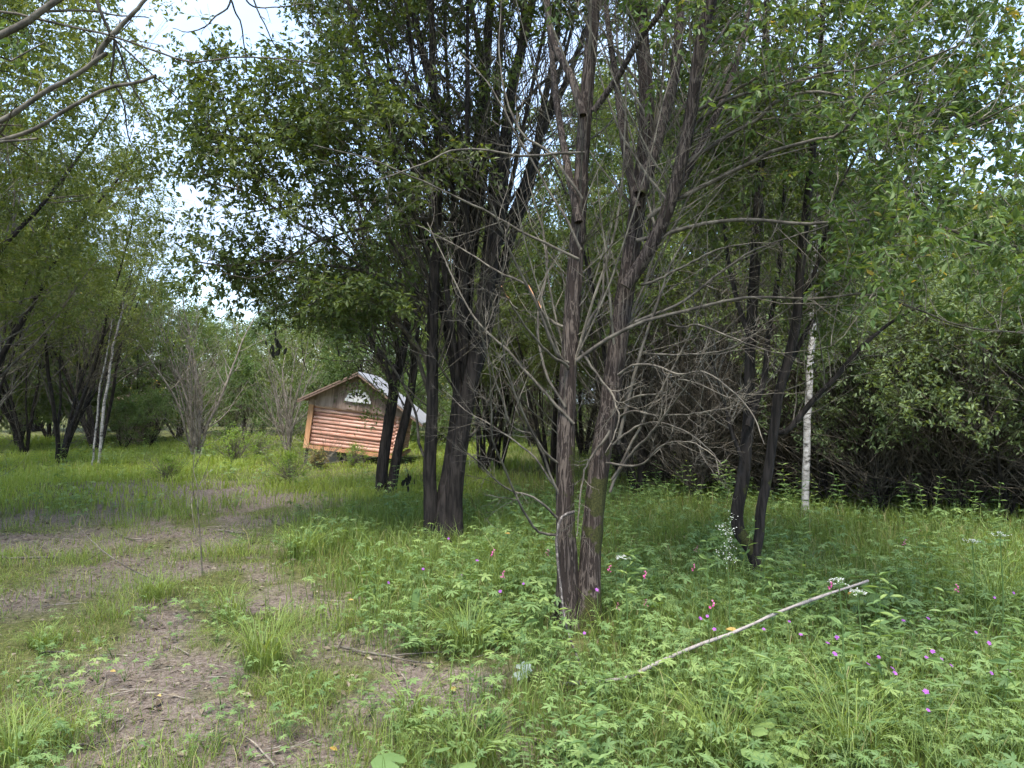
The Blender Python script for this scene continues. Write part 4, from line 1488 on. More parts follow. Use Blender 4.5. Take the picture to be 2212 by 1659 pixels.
def bar2(buf, a, b, w, y0, y1):
    """flat bar in the xz plane from a to b, width w, between depths y0 and y1"""
    a, b = np.array(a, float), np.array(b, float)
    d = (b - a) / np.linalg.norm(b - a)
    s = np.array([-d[1], d[0]]) * w / 2
    c = [a - s, b - s, b + s, a + s]
    v = [(p[0], y0, p[1]) for p in c] + [(p[0], y1, p[1]) for p in c]
    q = [(0, 1, 2, 3), (7, 6, 5, 4), (0, 4, 5, 1), (1, 5, 6, 2), (2, 6, 7, 3), (3, 7, 4, 0)]
    buf.add(v, None, q)


def local_part(buf, name, mat, parent, smooth=False, label=None):
    o = bpy.data.objects.new(name, buf.mesh(name, mat, None, smooth))
    C.objects.link(o)
    o.parent = parent
    if label:
        o['label'] = label
    return o


def cabin():
    d = 19.0
    base = P(655, 967, d)
    t = thing('log_cabin', 'small reddish log cabin tilted to the right on short dark posts', 'cabin', base)
    k = d / VF
    t.rotation_euler = (0, R(7.2), R(1.5))
    W, D, Hh = 200 * k, 2.9, 96 * k
    nlog = 11
    lr = (Hh - 0.10) / nlog / 2
    rg = np.random.default_rng(4)

    def log(x0, x1, y, z, r, axis='x'):
        n = 12
        s = np.linspace(x0, x1, n)
        wob = np.cumsum(rg.normal(0, 0.003, (n, 2)), 0)
        c = np.stack([s, y + wob[:, 0], z + wob[:, 1] * .5], -1) if axis == 'x' else np.stack([y + wob[:, 0], s, z + wob[:, 1] * .5], -1)
        b = Buf()
        tubes(b, c[None], (r * (1 + rg.normal(0, 0.03, n)))[None], 12, cap=True)
        return local_part(b, 'log', M['log'], t, True)
    for i in range(nlog):
        z = 0.10 + lr * (2 * i + 1)
        e = rg.uniform(-0.02, 0.02)
        log(0.13 + e, W - 0.02, 0.10, z, lr * rg.uniform(.98, 1.16))
        log(0.0, D, W - .06, z + lr * .9, lr * rg.uniform(.97, 1.05), 'y')
        log(0.12, D, 0.10, z + lr * .9, lr * rg.uniform(.97, 1.05), 'y')
        log(0.05, W - .02, D - .02, z, lr * rg.uniform(.97, 1.06))
    # dark inside so no light leaks between the logs
    b = Buf()
    box(b, (0.14, 0.12, 0.1), (W - .12, D - .1, Hh))
    local_part(b, 'inner_wall', M['dark_post'], t)
    b = Buf()
    box(b, (0.0, -0.02, 0.0), (0.125, 0.035, Hh + 0.03))
    local_part(b, 'corner_board', M['board'], t)
    b = Buf()
    box(b, (0.128, -0.015, 0.0), (W + .12, 0.06, 0.085))
    local_part(b, 'base_beam', M['beam'], t)
    b = Buf()
    box(b, (W - .02, 0.065, 0.0), (W + .06, D, 0.085))
    local_part(b, 'base_beam', M['beam'], t)
    # gable planks
    apex = np.array([W * .5, Hh + 0.92])
    e0 = -0.22
    slope = (apex[1] - (Hh + 0.06)) / (apex[0] - e0)

    def roof_z(x):
        return apex[1] - slope * abs(x - apex[0])
    x = -0.02
    while x < W + .02:
        w = rg.uniform(0.10, 0.19)
        x1 = min(x + w, W + .03)
        b = Buf()
        zb = Hh - 0.03 + rg.uniform(-0.02, 0.015)
        yo = rg.uniform(0, .012)
        if x < apex[0] < x1:
            x1 = apex[0]
        box(b, (x, -0.01 - yo, zb), (x1 - 0.006, 0.02 - yo, 1), (roof_z(x) - .02, roof_z(x1) - .02))
        local_part(b, 'plank', M['plank'], t)
        x = x1
    # back gable
    b = Buf()
    v = [(0, D - .03, Hh - .03), (W, D - .03, Hh - .03), (W, D - .03, roof_z(W) - .02), (apex[0], D - .03, apex[1] - .02), (0, D - .03, roof_z(0) - .02)]
    vv = v + [(p[0], p[1] + .02, p[2]) for p in v]
    b.add(vv, [(0, 1, 2), (0, 2, 3), (0, 3, 4), (5, 7, 6), (5, 8, 7), (5, 9, 8)], [(0, 5, 6, 1), (1, 6, 7, 2), (2, 7, 8, 3), (3, 8, 9, 4), (4, 9, 5, 0)])
    local_part(b, 'back_gable', M['plank'], t)
    # roof
    for sgn, mat, lab in ((-1, 'roof_rust', 'brown boarded roof slope'), (1, 'roof_metal', 'pale metal roof slope')):
        xe = apex[0] + sgn * (apex[0] + 0.24 + (0.35 if sgn > 0 else 0))
        b = Buf()
        n = 2 if sgn < 0 else 34
        ys = np.linspace(-0.28, D + .25, n)
        for th in (0, 0.035):
            pass
        rows = []
        for j, y in enumerate(ys):
            cor = 0.012 * (j % 2) if sgn > 0 else 0
            for xx in (apex[0], xe):
                z = apex[1] - slope * abs(xx - apex[0])
                rows += [(xx, y, z + .035 + cor), (xx, y, z + cor - (0.0))]
        q = []
        for j in range(n - 1):
            a = j * 4
            c2 = a + 4
            q += [(a, a + 2, c2 + 2, c2), (a + 1, c2 + 1, c2 + 3, a + 3), (a + 2, a + 3, c2 + 3, c2 + 2), (a, c2, c2 + 1, a + 1)]
        q += [(0, 1, 3, 2), ((n - 1) * 4, (n - 1) * 4 + 2, (n - 1) * 4 + 3, (n - 1) * 4 + 1)]
        b.add(rows, None, q)
        local_part(b, 'roof', M[mat], t, label=lab)
        b = Buf()
        zz = apex[1] - slope * abs(xe - apex[0])
        bar2(b, (apex[0] - sgn * .0, apex[1] - .035), (xe, zz - .035), 0.05, -0.27, -0.24)
        local_part(b, 'barge_board', M['roof_rust'], t)
    # fan window
    cx, cz, r = W * .52, Hh + 0.22, 0.28
    win = Buf()
    m = 8
    ang = np.linspace(0, math.pi, m + 1)
    pts = [(cx + r * math.cos(a), cz + r * .92 * math.sin(a)) for a in ang]
    v = [(cx, -0.03, cz)] + [(p[0], -0.03, p[1]) for p in pts]
    win.add(v, [(0, i + 1, i + 2) for i in range(m)])
    wo = local_part(win, 'window', M['glass'], t)
    b = Buf()
    bar2(b, (cx - r - .05, cz), (cx + r + .05, cz), 0.075, -0.075, -0.032)
    local_part(b, 'sill', M['white'], wo)
    for i in range(m):
        b = Buf()
        bar2(b, pts[i], pts[i + 1], 0.06, -0.07, -0.032)
        local_part(b, 'frame', M['white'], wo)
    for a in (30, 60, 90, 120, 150):
        b = Buf()
        a = R(a)
        bar2(b, (cx + .05 * math.cos(a), cz + .05 * math.sin(a)), (cx + r * math.cos(a), cz + r * .92 * math.sin(a)), 0.04, -0.066, -0.033)
        local_part(b, 'glazing_bar', M['white'], wo)
    # posts and block
    for px_ in (0.05, 0.45, 0.86, 1.02, 1.5, 2.0, W - .1):
        b = Buf()
        x = px_
        w = 0.07
        box(b, (x, 0.05, -0.75), (x + w, 0.12, -0.002))
        local_part(b, 'post', M['dark_post'], t)
        b = Buf()
        box(b, (x, D - .15, -0.75), (x + w, D - .08, -0.002))
        local_part(b, 'post', M['dark_post'], t)
    b = Buf()
    box(b, (0.42, 0.5, -0.62), (0.8, 0.75, -0.06))
    local_part(b, 'block', M['block'], t)
    return t


cabin()


def shed():
    d = 29.0
    base = g_at(252, d)
    t = thing('shed', 'grey plank shed with a pale roof among the far trees at left', 'shed', base)
    t.rotation_euler = (0, R(4), R(-14))
    x = 0.0
    rg = np.random.default_rng(8)
    while x < 1.2:
        w = rg.uniform(.12, .2)
        b = Buf()
        box(b, (x, 0, -.1), (x + w - .008, .025, 1.72 + rg.uniform(-.02, .02)))
        local_part(b, 'plank', M['plank'], t)
        x += w
    b = Buf()
    box(b, (0, 0.03, -.1), (1.2, .8, 1.68))
    local_part(b, 'wall', M['dark_post'], t)
    b = Buf()
    v = [(-.2, -.25, 1.70), (1.35, -.25, 1.70), (1.35, 1.0, 2.0), (-.2, 1.0, 2.0)]
    v = v + [(p[0], p[1], p[2] + .05) for p in v]
    b.add(v, None, [(0, 3, 2, 1), (4, 5, 6, 7), (0, 1, 5, 4), (1, 2, 6, 5), (2, 3, 7, 6), (3, 0, 4, 7)])
    local_part(b, 'roof', M['plank'], t)
    return t


shed()

# ------------------------------------------------------------------ bushes in the clearing
M['bright_leaf'] = leaf_mat('bright_leaf', [(0.0, (0.11, 0.19, 0.03)), (0.5, (0.17, 0.26, 0.045)), (1.0, (0.27, 0.35, 0.08))], 0.45, (1.5, 1.35, 0.5))
M['dry_leaf'] = leaf_mat('dry_leaf', [(0.0, (0.16, 0.13, 0.05)), (0.5, (0.27, 0.22, 0.08)), (1.0, (0.36, 0.31, 0.12))], 0.35, (1.2, 1.1, 0.7))
YB = proto_willow('young_bush', 'bright green leafy young bush in the middle of the clearing', 'bush', None, 1.05, 16, 48, 0.05, .75, 34, 'bright_leaf', 0.10, 0.035, 151, .3, twig='twig_mid', bark='twig_mid', nl=6, sub=3, base_r=.02, spray=.36, reach=1.2)
for X, Y, s, lab in [(505, 1003, .75, None), (630, 1042, .5, 'bush at the edge of the bare soil, below the cabin left corner'),
                     (362, 1038, .42, 'small bush at the back edge of the bare soil patch'), (765, 1008, .45, 'small bush in front of the cabin wall'), (560, 994, .6, 'bush right of the biggest bush in the clearing'),]:
    g0 = G(X, Y)
    o = place(YB, X, g0[1], s, None, lab)
DB = proto_willow('dry_bush', 'small yellow-brown dry bush in the grass in front of the cabin', 'bush', None, .6, 12, 30, 0.1, .3, 26, 'dry_leaf', 0.07, 0.03, 152, .3, twig='twig_mid', bark='twig_mid', nl=8, sub=3, base_r=.015, spray=.16, reach=1.0)
place(DB, 690, G(690, 1012)[1], .75)


# ------------------------------------------------------------------ grass
def scatter(n, d0, d1, power, margin=1.3, g=rng, xlo=-1.0, xhi=1.0):
    """points on the ground, denser near the camera (density ~ d**-power)"""
    d = np.linspace(d0, d1, 400)
    w = d ** (-power) * (1.4 * d + 2 * margin)
    c = np.cumsum(w)
    c /= c[-1]
    dd = np.interp(g.uniform(0, 1, n), c, d)
    x = g.uniform(xlo, xhi, n) * (0.7 * dd + margin)
    return x, dd


TRUNKS = []
for X, Y, r in [(1228, 1350, .2), (1275, 1350, .2), (1240, 1395, .16), (958, 1165, .25), (935, 1165, .1), (835, 1075, .2), (1630, 1250, .22), (1738, 1118, .08)]:
    g0 = G(X, Y)
    TRUNKS.append((g0[0], g0[1], r))
CB = P(655, 967, 19.0)


def clear_of(x, y, grow_=0.0):
    ok = np.ones(len(x), bool)
    for tx, ty, r in TRUNKS:
        ok &= (x - tx) ** 2 + (y - ty) ** 2 > (r * 0.8 + grow_) ** 2
    ok &= ~((x > CB[0] - .05) & (x < CB[0] + 2.6) & (y > CB[1] - 0.02) & (y < CB[1] + 3.0))
    return ok


def blades(buf, x, y, h, w, val, lean=0.55, g=rng):
    n = len(x)
    z = ground_h(x, y) - 0.012
    a = g.uniform(0, 2 * math.pi, n)
    bend = g.uniform(0.15, 1.0, n) * lean * h
    dx, dy = np.cos(a), np.sin(a)
    sx, sy = -np.sin(a + g.normal(0, .5, n)), np.cos(a + g.normal(0, .5, n))
    base = np.stack([x, y, z], -1)
    side = np.stack([sx, sy, 0 * sx], -1) * w[:, None] / 2
    m1 = base + np.stack([dx * bend * .28, dy * bend * .28, h * .55], -1)
    tip = base + np.stack([dx * bend, dy * bend, h * (1 - 0.25 * bend / np.maximum(h, 1e-6))], -1)
    v = np.stack([base - side, base + side, m1 + side * .8, m1 - side * .8, tip], 1).reshape(-1, 3)
    k = np.arange(n)[:, None] * 5
    q = np.array([[0, 1, 2, 3]]) + k
    t = np.array([[3, 2, 4]]) + k
    buf.add(v, t, q, np.repeat(val, 5))


def make_grass():
    g = np.random.default_rng(77)
    b = Buf()
    # tall undergrowth grass and meadow
    n = 240000
    x, d = scatter(n, 2.3, 34, 1.35, 1.3, g)
    lu, ba = lush(x, d), bare(x, d)
    p = np.stack([x, d], -1)
    pat = fbm(p, 0.8, 61, 3)
    keep = (g.uniform(0, 1, n) < lu * (1 - ba) * (0.35 + 1.1 * pat)) & clear_of(x, d)
    # thinner under the deep wood
    wood = 1 / (1 + np.exp(-(d - 11.5) / .6)) * (x > np.interp(d, [0, 12, 20, 34], [0.3, -0.3, 0.2, 1.0]))
    keep &= g.uniform(0, 1, n) > wood * 0.7
    x, d, pat = x[keep], d[keep], pat[keep]
    h = g.uniform(0.12, 0.31, len(x)) * (0.65 + 0.7 * pat) * np.where((d > 12) & (x < 0), .85, 1.0)
    h *= np.where(g.uniform(0, 1, len(x)) < .06, 1.5, 1)
    h *= np.where((x > -6.4) & (x < -2.4) & (d > 14.5) & (d < 23), .45, 1)
    w = g.uniform(0.003, 0.0062, len(x)) * np.clip(d / 4.5, 1, 5) ** .75
    val = np.clip(0.25 + 0.5 * (pat - .3) + g.uniform(-.25, .3, len(x)) + np.where((d > 11.5) & (x < -.5), .24, 0), 0, .88)  # blades in the clearing get a lighter tone, as if sunlit
    val = np.where(g.uniform(0, 1, len(x)) < .05, .98, val)
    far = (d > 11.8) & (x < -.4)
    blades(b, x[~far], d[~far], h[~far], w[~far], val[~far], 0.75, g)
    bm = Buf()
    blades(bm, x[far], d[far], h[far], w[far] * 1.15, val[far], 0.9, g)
    o = bm.obj('sun_tinted_meadow', M['meadow_sun_tint'])
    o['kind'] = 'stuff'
    o['label'] = 'grass of the open clearing in front of the cabin, painted sunlit yellow-green'
    # short turf
    n = 230000
    x, d = scatter(n, 2.3, 16, 1.2, 1.3, g, -1.0, 0.6)
    lu, ba = lush(x, d), bare(x, d)
    p = np.stack([x, d], -1)
    pat = fbm(p, 1.7, 62, 3)
    keep = (g.uniform(0, 1, n) < (1 - .8 * lu) * (1 - ba) ** 1.2 * np.clip((pat - .28) * 2.8, 0.10, 1)) & clear_of(x, d)
    x, d, pat = x[keep], d[keep], pat[keep]
    h = g.uniform(0.018, 0.055, len(x)) * (0.5 + 1.3 * pat)
    tall = np.clip((fbm(np.stack([x, d], -1), 1.3, 64, 3) - .48) * 9, 0, 1)
    h = h * (1 + 1.9 * tall)
    w = g.uniform(0.0025, 0.0045, len(x)) * np.clip(d / 4.5, 1, 5) ** .6
    val = np.clip(0.35 + 0.6 * (pat - .35) + g.uniform(-.3, .35, len(x)), 0, .88)
    val = np.where(g.uniform(0, 1, len(x)) < .09, .98, val)
    blades(b, x, d, h, w, val, 1.3, g)
    o = b.obj('grass', M['grass'])
    o['kind'] = 'stuff'
    o['label'] = 'green grass of the clearing and the undergrowth'
    # dry litter lying on the soil
    b = Buf()
    n = 70000
    x, d = scatter(n, 2.4, 15, 1.3, 1.2, g, -1, .7)
    lu, ba = lush(x, d), bare(x, d)
    keep = g.uniform(0, 1, n) < np.clip(.45 + ba * .55, 0, 1) * (1 - .6 * lu)
    x, d = x[keep], d[keep]
    m = len(x)
    z = ground_h(x, d) + g.uniform(-.005, .014, m) - .02 * bare(x, d)
    pos = np.stack([x, d, z], -1)
    a = g.uniform(0, 6.28, m)
    di = np.stack([np.cos(a), np.sin(a), g.normal(0, .15, m)], -1)
    nr = np.stack([g.normal(0, .35, m), g.normal(0, .35, m), np.ones(m)], -1)
    L = g.uniform(.02, .075, m)
    W = np.where(g.uniform(0, 1, m) < .12, L * .4, .0035) * np.clip(d / 5, 1, 2)
    leaves(b, pos, di, nr, L, W, g.uniform(0, 1, m))
    o = b.obj('leaf_litter', M['litter'])
    o['kind'] = 'stuff'
    o['label'] = 'dry brown leaf and grass litter on the trodden soil'


make_grass()


def twig_litter():
    g = np.random.default_rng(41)
    n = 900
    x, d = scatter(n, 2.6, 14, 1.2, 1.0, g, -1, .5)
    k = g.uniform(0, 1, n) < .25 + .75 * bare(x, d)
    x, d = x[k], d[k]
    a = g.uniform(0, 6.28, len(x))
    p0 = np.stack([x, d, ground_h(x, d) - .01], -1)
    c = grow(p0, np.stack([np.cos(a), np.sin(a), g.normal(.03, .05, len(x))], -1), g.uniform(.06, .38, len(x)), 6, 0.0, .12, g)
    c[..., 2] = ground_h(c[..., 0], c[..., 1]) - .018 * 1.0 + g.uniform(.006, .022, len(x))[:, None]
    b = Buf()
    tubes(b, c, taper(g.uniform(.0018, .0048, len(x)), 6, .5), 4)
    o = b.obj('twig_litter', M['twig_pale'])
    o['kind'] = 'stuff'
    o['label'] = 'small dry twigs strewn over the trodden soil'


twig_litter()


# ------------------------------------------------------------------ herbs
def leaf_outline_palmate(r, lobes=5, span=300, detail=True):
    pts = []
    a0 = -span / 2
    st = span / lobes
    for i in range(lobes):
        c = a0 + st * (i + .5)
        f = 1 - 0.16 * abs(i - (lobes - 1) / 2) / (lobes / 2)
        pts.append((a0 + st * i, .22))
        pts.append((c - st * .27, .66 * f))
        if detail:
            pts.append((c - st * .17, .62 * f))
        pts.append((c, 1.0 * f))
        if detail:
            pts.append((c + st * .17, .62 * f))
        pts.append((c + st * .27, .66 * f))
    pts.append((a0 + span, .30))
    return [(r * q * math.sin(R(a)), r * q * math.cos(R(a))) for a, q in pts]


def put_leaf(buf, outline, pos, dirv, nrm, val, cup=.25):
    o = np.array(outline)
    d = norm(np.array(dirv, float))
    nn = np.array(nrm, float)
    nn = norm(nn - d * nn.dot(d))
    s = np.cross(d, nn)
    rr = (o ** 2).sum(1)
    R2 = rr.max() ** .5
    v = pos + o[:, :1] * s + o[:, 1:] * d - nn * (rr / R2 * cup)[:, None]
    v = np.concatenate([[pos], v])
    n = len(o)
    buf.add(v, [(0, i + 1, i + 2) for i in range(n - 1)], None, val)


def strip(buf, a, b, w, val):
    a, b = np.array(a, float), np.array(b, float)
    s = np.cross(b - a, [0.3, 0.5, 0.2])
    s = s / np.linalg.norm(s) * w / 2
    buf.add([a - s, a + s, b + s * .6, b - s * .6], None, [(0, 1, 2, 3)], val)


def pl_cranesbill(seed, detail=True):
    g = np.random.default_rng(seed)
    b = Buf()
    for i in range(g.integers(8, 13)):
        a = g.uniform(0, 6.28)
        rho = g.uniform(.02, .17)
        h = g.uniform(.05, .23)
        e = np.array([rho * math.cos(a), rho * math.sin(a), h])
        m = np.array([rho * .35 * math.cos(a), rho * .35 * math.sin(a), h * .6])
        v = g.uniform(.1, .9)
        strip(b, (0, 0, -.01), m, .004, .25)
        strip(b, m, e, .003, .25)
        r = g.uniform(.028, .056)
        ol = leaf_outline_palmate(r, 5 if g.uniform() < .6 else 7, g.uniform(290, 325), detail)
        put_leaf(b, ol, e, (math.cos(a), math.sin(a), g.uniform(-.35, .15)), (g.normal(0, .3), g.normal(0, .3), 1), v)
    return b.arrays()


def pl_lance(seed, pairs=8, H=.5, Lf=.08):
    g = np.random.default_rng(seed)
    b = Buf()
    top = np.array([g.normal(0, .06), g.normal(0, .06), H * g.uniform(.8, 1.15)])
    strip(b, (0, 0, -.01), top * .5 + [0.01, 0, 0], .005, .2)
    strip(b, top * .5 + [0.01, 0, 0], top, .004, .3)
    ps, ds, ls = [], [], []
    for i in range(pairs):
        t = .25 + .75 * i / (pairs - 1)
        a = i * 1.57 + g.normal(0, .3)
        for s in (0, math.pi):
            ps.append(top * t)
            ds.append((math.cos(a + s), math.sin(a + s), g.uniform(-.1, .6)))
            ls.append(Lf * g.uniform(.7, 1.15) * (1.1 - .5 * abs(t - .6)))
    ls = np.array(ls)
    leaves(b, np.array(ps), np.array(ds), np.tile([0, 0, 1.0], (len(ps), 1)) + g.normal(0, .3, (len(ps), 3)), ls, ls * .28, g.uniform(.1, 1, len(ps)), True)
    return b.arrays()


def pl_fern(seed, fr=6):
    g = np.random.default_rng(seed)
    b = Buf()
    for i in range(fr):
        a = g.uniform(0, 6.28)
        L = g.uniform(.22, .40)
        el = g.uniform(.5, 1.15)
        c = grow(np.array([[0, 0, 0.]]), np.array([[math.cos(a) * math.cos(el), math.sin(a) * math.cos(el), math.sin(el)]]), np.array([L]), 9, -.13, .05, g)[0]
        for k in range(8):
            strip(b, c[k], c[k + 1], .003, .3)
        ps, ds, ls = [], [], []
        side = norm(np.cross(c[-1] - c[0], [0, 0, 1.0]))
        for k in range(2, 9):
            f = (1 - ((k - 4.5) / 6) ** 2)
            for s in (-1, 1):
                ps.append(c[k])
                ds.append(side * s + norm(c[k] - c[k - 1]) * .5)
                ls.append(.075 * f)
        ls = np.array(ls)
        leaves(b, np.array(ps), np.array(ds), np.tile([0, 0, 1.0], (len(ps), 1)) + g.normal(0, .15, (len(ps), 3)), ls, ls * .33, np.full(len(ps), g.uniform(.1, .8)))
    return b.arrays()


def pl_round(seed, n=5, r0=.04, r1=.075):
    g = np.random.default_rng(seed)
    b = Buf()
    for i in range(n):
        a = i * 2.4 + g.uniform(-.5, .5)
        rho, h, r = g.uniform(.05, .2), g.uniform(.08, .24), g.uniform(r0, r1)
        e = np.array([rho * math.cos(a), rho * math.sin(a), h])
        strip(b, (0, 0, -.01), e, .006, .4)
        ol = []
        for k in range(17):
            th = R(-165 + 330 * k / 16)
            q = r * (1 + .06 * (k % 2) + .12 * math.cos(th)) * (.8 if k in (0, 16) else 1)
            ol.append((q * math.sin(th), q * math.cos(th)))
        put_leaf(b, ol, e, (math.cos(a), math.sin(a), g.uniform(-.3, .2)), (g.normal(0, .35), g.normal(0, .35), 1), g.uniform(.3, .9), .18)
    return b.arrays()


def stamp(buf, arr, x, y, sc, rz, tilt, dv=0.0):
    """many copies of one plant into one buffer"""
    v, t, q, a = arr
    n = len(x)
    if n == 0:
        return
    c, s = np.cos(rz)[:, None], np.sin(rz)[:, None]
    X = v[None, :, 0] * sc[:, None]
    Y = v[None, :, 1] * sc[:, None]
    Z = v[None, :, 2] * sc[:, None]
    xx = X * c - Y * s + Z * tilt[:, :1]
    yy = X * s + Y * c + Z * tilt[:, 1:]
    z0 = ground_h(x, y)
    out = np.stack([xx + x[:, None], yy + y[:, None], Z + z0[:, None]], -1).reshape(-1, 3)
    k = np.arange(n)[:, None, None] * len(v)
    buf.add(out, (t[None] + k).reshape(-1, 3) if len(t) else None, (q[None] + k).reshape(-1, 4) if len(q) else None, np.clip(np.tile(a, n) + np.repeat(dv * np.ones(n), len(v)), 0, 1))


def make_herbs():
    g = np.random.default_rng(99)
    cb = [pl_cranesbill(200 + i) for i in range(6)]
    cbl = [pl_cranesbill(210 + i, False) for i in range(4)]
    ln = [pl_lance(220 + i, 8, .5) for i in range(4)]
    fe = [pl_fern(230 + i) for i in range(4)]
    ro = [pl_round(240 + i) for i in range(3)]
    buf = Buf()

    def pick(n, d0, d1, power, dens, xlo=-1., xhi=1., mg=1.2):
        x, d = scatter(n, d0, d1, power, mg, g, xlo, xhi)
        k = (g.uniform(0, 1, n) < dens(x, d)) & clear_of(x, d, .05)
        return x[k], d[k]

    def put(arrs, x, d, s0, s1, dv=.28):
        i = g.integers(0, len(arrs), len(x))
        for j in range(len(arrs)):
            m = i == j
            k = m.sum()
            stamp(buf, arrs[j], x[m], d[m], g.uniform(s0, s1, k), g.uniform(0, 6.28, k), g.normal(0, .12, (k, 2)), g.uniform(-dv, dv, k))

    def d_lush(x, d):
        pat = fbm(np.stack([x, d], -1), .9, 71, 2)
        return lush(x, d) * (1 - bare(x, d)) * np.clip(.35 + 1.4 * (pat - .3), .1, 1)
    # nearest cranesbills are plants of their own
    x, d = pick(330, 2.7, 5.0, 1.0, lambda x, d: np.maximum(d_lush(x, d), .22 * (1 - bare(x, d))))
    meshes = []
    for i, arr in enumerate(cb):
        bb = Buf()
        bb.add(arr[0], arr[1], arr[2], arr[3])
        meshes.append(bb.mesh('cranesbill_plant', M['herb']))
    for xi, di in zip(x[:170], d[:170]):
        o = bpy.data.objects.new('cranesbill_plant', meshes[g.integers(0, 6)])
        C.objects.link(o)
        o.location = (xi, di, float(ground_h(xi, di)) - .005)
        s = g.uniform(.75, 1.15) * (1 if lush(np.array([xi]), np.array([di]))[0] > .5 else .6)
        o.rotation_euler = (g.normal(0, .1), g.normal(0, .1), g.uniform(0, 6.28))
        o.scale = (s, s, s)
        tag(o, 'low cranesbill plant with lobed green leaves in the foreground undergrowth', 'plant', 'cranesbill plants in the foreground')
    put(cb, x[170:], d[170:], .75, 1.15)
    x, d = pick(1050, 2.6, 6.2, 1.0, d_lush)
    put(cb, x, d, .5, 1.2)
    x, d = pick(1500, 5.0, 12.5, 1.0, d_lush)
    put(cbl, x, d, .8, 1.35)
    blobs = [(G(X, Y)[:2], r) for X, Y, r in [(600, 1590, .38), (720, 1510, .35), (820, 1590, .35), (520, 1500, .22), (60, 1480, .4), (100, 1600, .4), (560, 1350, .4), (380, 1330, .3), (960, 1600, .3)]]

    def d_blob(x, d):
        v = np.zeros(len(x))
        for c, r in blobs:
            v = np.maximum(v, np.exp(-((x - c[0]) ** 2 + (d - c[1]) ** 2) / (r * r)))
        return v * .9
    x, d = pick(900, 2.6, 6.5, .6, d_blob, -1, .5)
    put(cb, x, d, .5, .85)
    # sparse small ones on the turf
    x, d = pick(420, 2.6, 8.0, 1.0, lambda x, d: .32 * (1 - lush(x, d)) * (1 - bare(x, d)), -1, .6)
    put(cb, x, d, .35, .65)
    # upright lance-leaved herbs
    x, d = pick(700, 3.0, 13, 1.0, lambda x, d: d_lush(x, d) * np.where(x > .3, .9, .35))
    put(ln, x, d, .6, 1.15)
    x, d = pick(420, 9.0, 13.5, .6, lambda x, d: d_lush(x, d) * (x > 1.2))
    put(ln, x, d, .9, 1.4)
    x, d = pick(800, 3.0, 10, 1.0, lambda x, d: d_lush(x, d) * .7)
    put(fe, x, d, .6, 1.05)
    x, d = pick(110, 2.7, 6.0, 1.0, lambda x, d: d_lush(x, d) * np.where(x > .8, .8, .25))
    put(ro, x, d, .6, 1.05)
    # coarse weeds in the clearing
    x, d = pick(500, 13.5, 27, .8, lambda x, d: lush(x, d) * (x < 0) * .55)
    put(ln, x, d, .7, 1.25)
    put(cbl, x[::2] + .1, d[::2], 1.0, 1.6)
    o = buf.obj('ground_cover', M['herb'])
    o['kind'] = 'stuff'
    o['label'] = 'mixed leafy herbs covering the forest floor'


make_herbs()


# ------------------------------------------------------------------ single plants, flowers, sticks, fallen leaves
def grass_tuft(X, Y, label, n=120, h=.38, spread=.10, lean=1.0, mat='grass', val=(.2, .8)):
    c = G(X, Y)
    b = Buf()
    g = rng
    a = g.uniform(0, 6.28, n)
    r = spread * np.sqrt(g.uniform(0, 1, n))
    hh = h * g.uniform(.6, 1.45, n)
    base = np.stack([c[0] + r * np.cos(a), c[1] + r * np.sin(a), np.full(n, c[2] - .01)], -1)
    a2 = a + g.normal(0, .6, n)
    bend = g.uniform(.15, 1.25, n) * lean * hh
    w = g.uniform(.0035, .007, n) * max(1, c[1] / 6)
    side = np.stack([-np.sin(a2), np.cos(a2), 0 * a2], -1) * w[:, None] / 2
    rows = []
    for t in (0, .35, .65, .88):
        p = base + np.stack([np.cos(a2) * bend * t ** 2, np.sin(a2) * bend * t ** 2, hh * (t - .42 * lean * t ** 3)], -1)
        rows += [p - side * (1 - .5 * t), p + side * (1 - .5 * t)]
    t = 1.0
    tip = base + np.stack([np.cos(a2) * bend * 1.05, np.sin(a2) * bend * 1.05, hh * (1 - .55 * lean)], -1)
    v = np.stack(rows + [tip], 1).reshape(-1, 3)
    k = np.arange(n)[:, None, None] * 9
    q = np.array([[0, 1, 3, 2], [2, 3, 5, 4], [4, 5, 7, 6]])[None] + k
    tr = np.array([[6, 7, 8]])[None] + k
    b.add(v, tr.reshape(-1, 3), q.reshape(-1, 4), np.repeat(g.uniform(val[0], val[1], n), 9))
    o = b.obj('grass_tuft', M[mat], off=c)
    tag(o, label, 'grass')
    return o


for X, Y, lab, n, h, sp in [(570, 1440, 'large arching grass tuft between the bare soil and the herbs', 190, .40, .11), (500, 1330, 'grass tuft at the upper end of the near bare soil', 130, .28, .12),
                            (650, 1200, 'bright grass tuft at the edge of the turf, left of the middle willow', 170, .42, .16), (885, 1560, 'tall upright grass tuft in the foreground, just left of the bottom middle', 90, .30, .05),
                            (1015, 1400, 'arching grass tuft left of the foot of the twin-trunk willow', 170, .36, .12), (1010, 1640, 'spreading grass tuft at the bottom middle edge', 120, .26, .12),
                            (90, 1390, 'yellow-green grass tuft near the left edge beside bare soil', 120, .16, .08), (330, 1290, 'grass tuft on the turf below the thin sapling', 150, .26, .14),
                            (1560, 1640, 'long-bladed grass clump at the bottom, right of the middle', 120, .40, .09), (1840, 1650, 'long-bladed grass clump at the bottom, among the lobed leaves', 120, .44, .09),
                            (40, 1640, 'grass clump in the bottom left corner', 90, .26, .07), (2150, 1330, 'tall dry grass clump near the right edge', 150, .55, .16), (250, 1010, 'tall grass clump at the left of the clearing', 160, .5, .3)]:
    grass_tuft(X, Y, lab, n, h, sp)


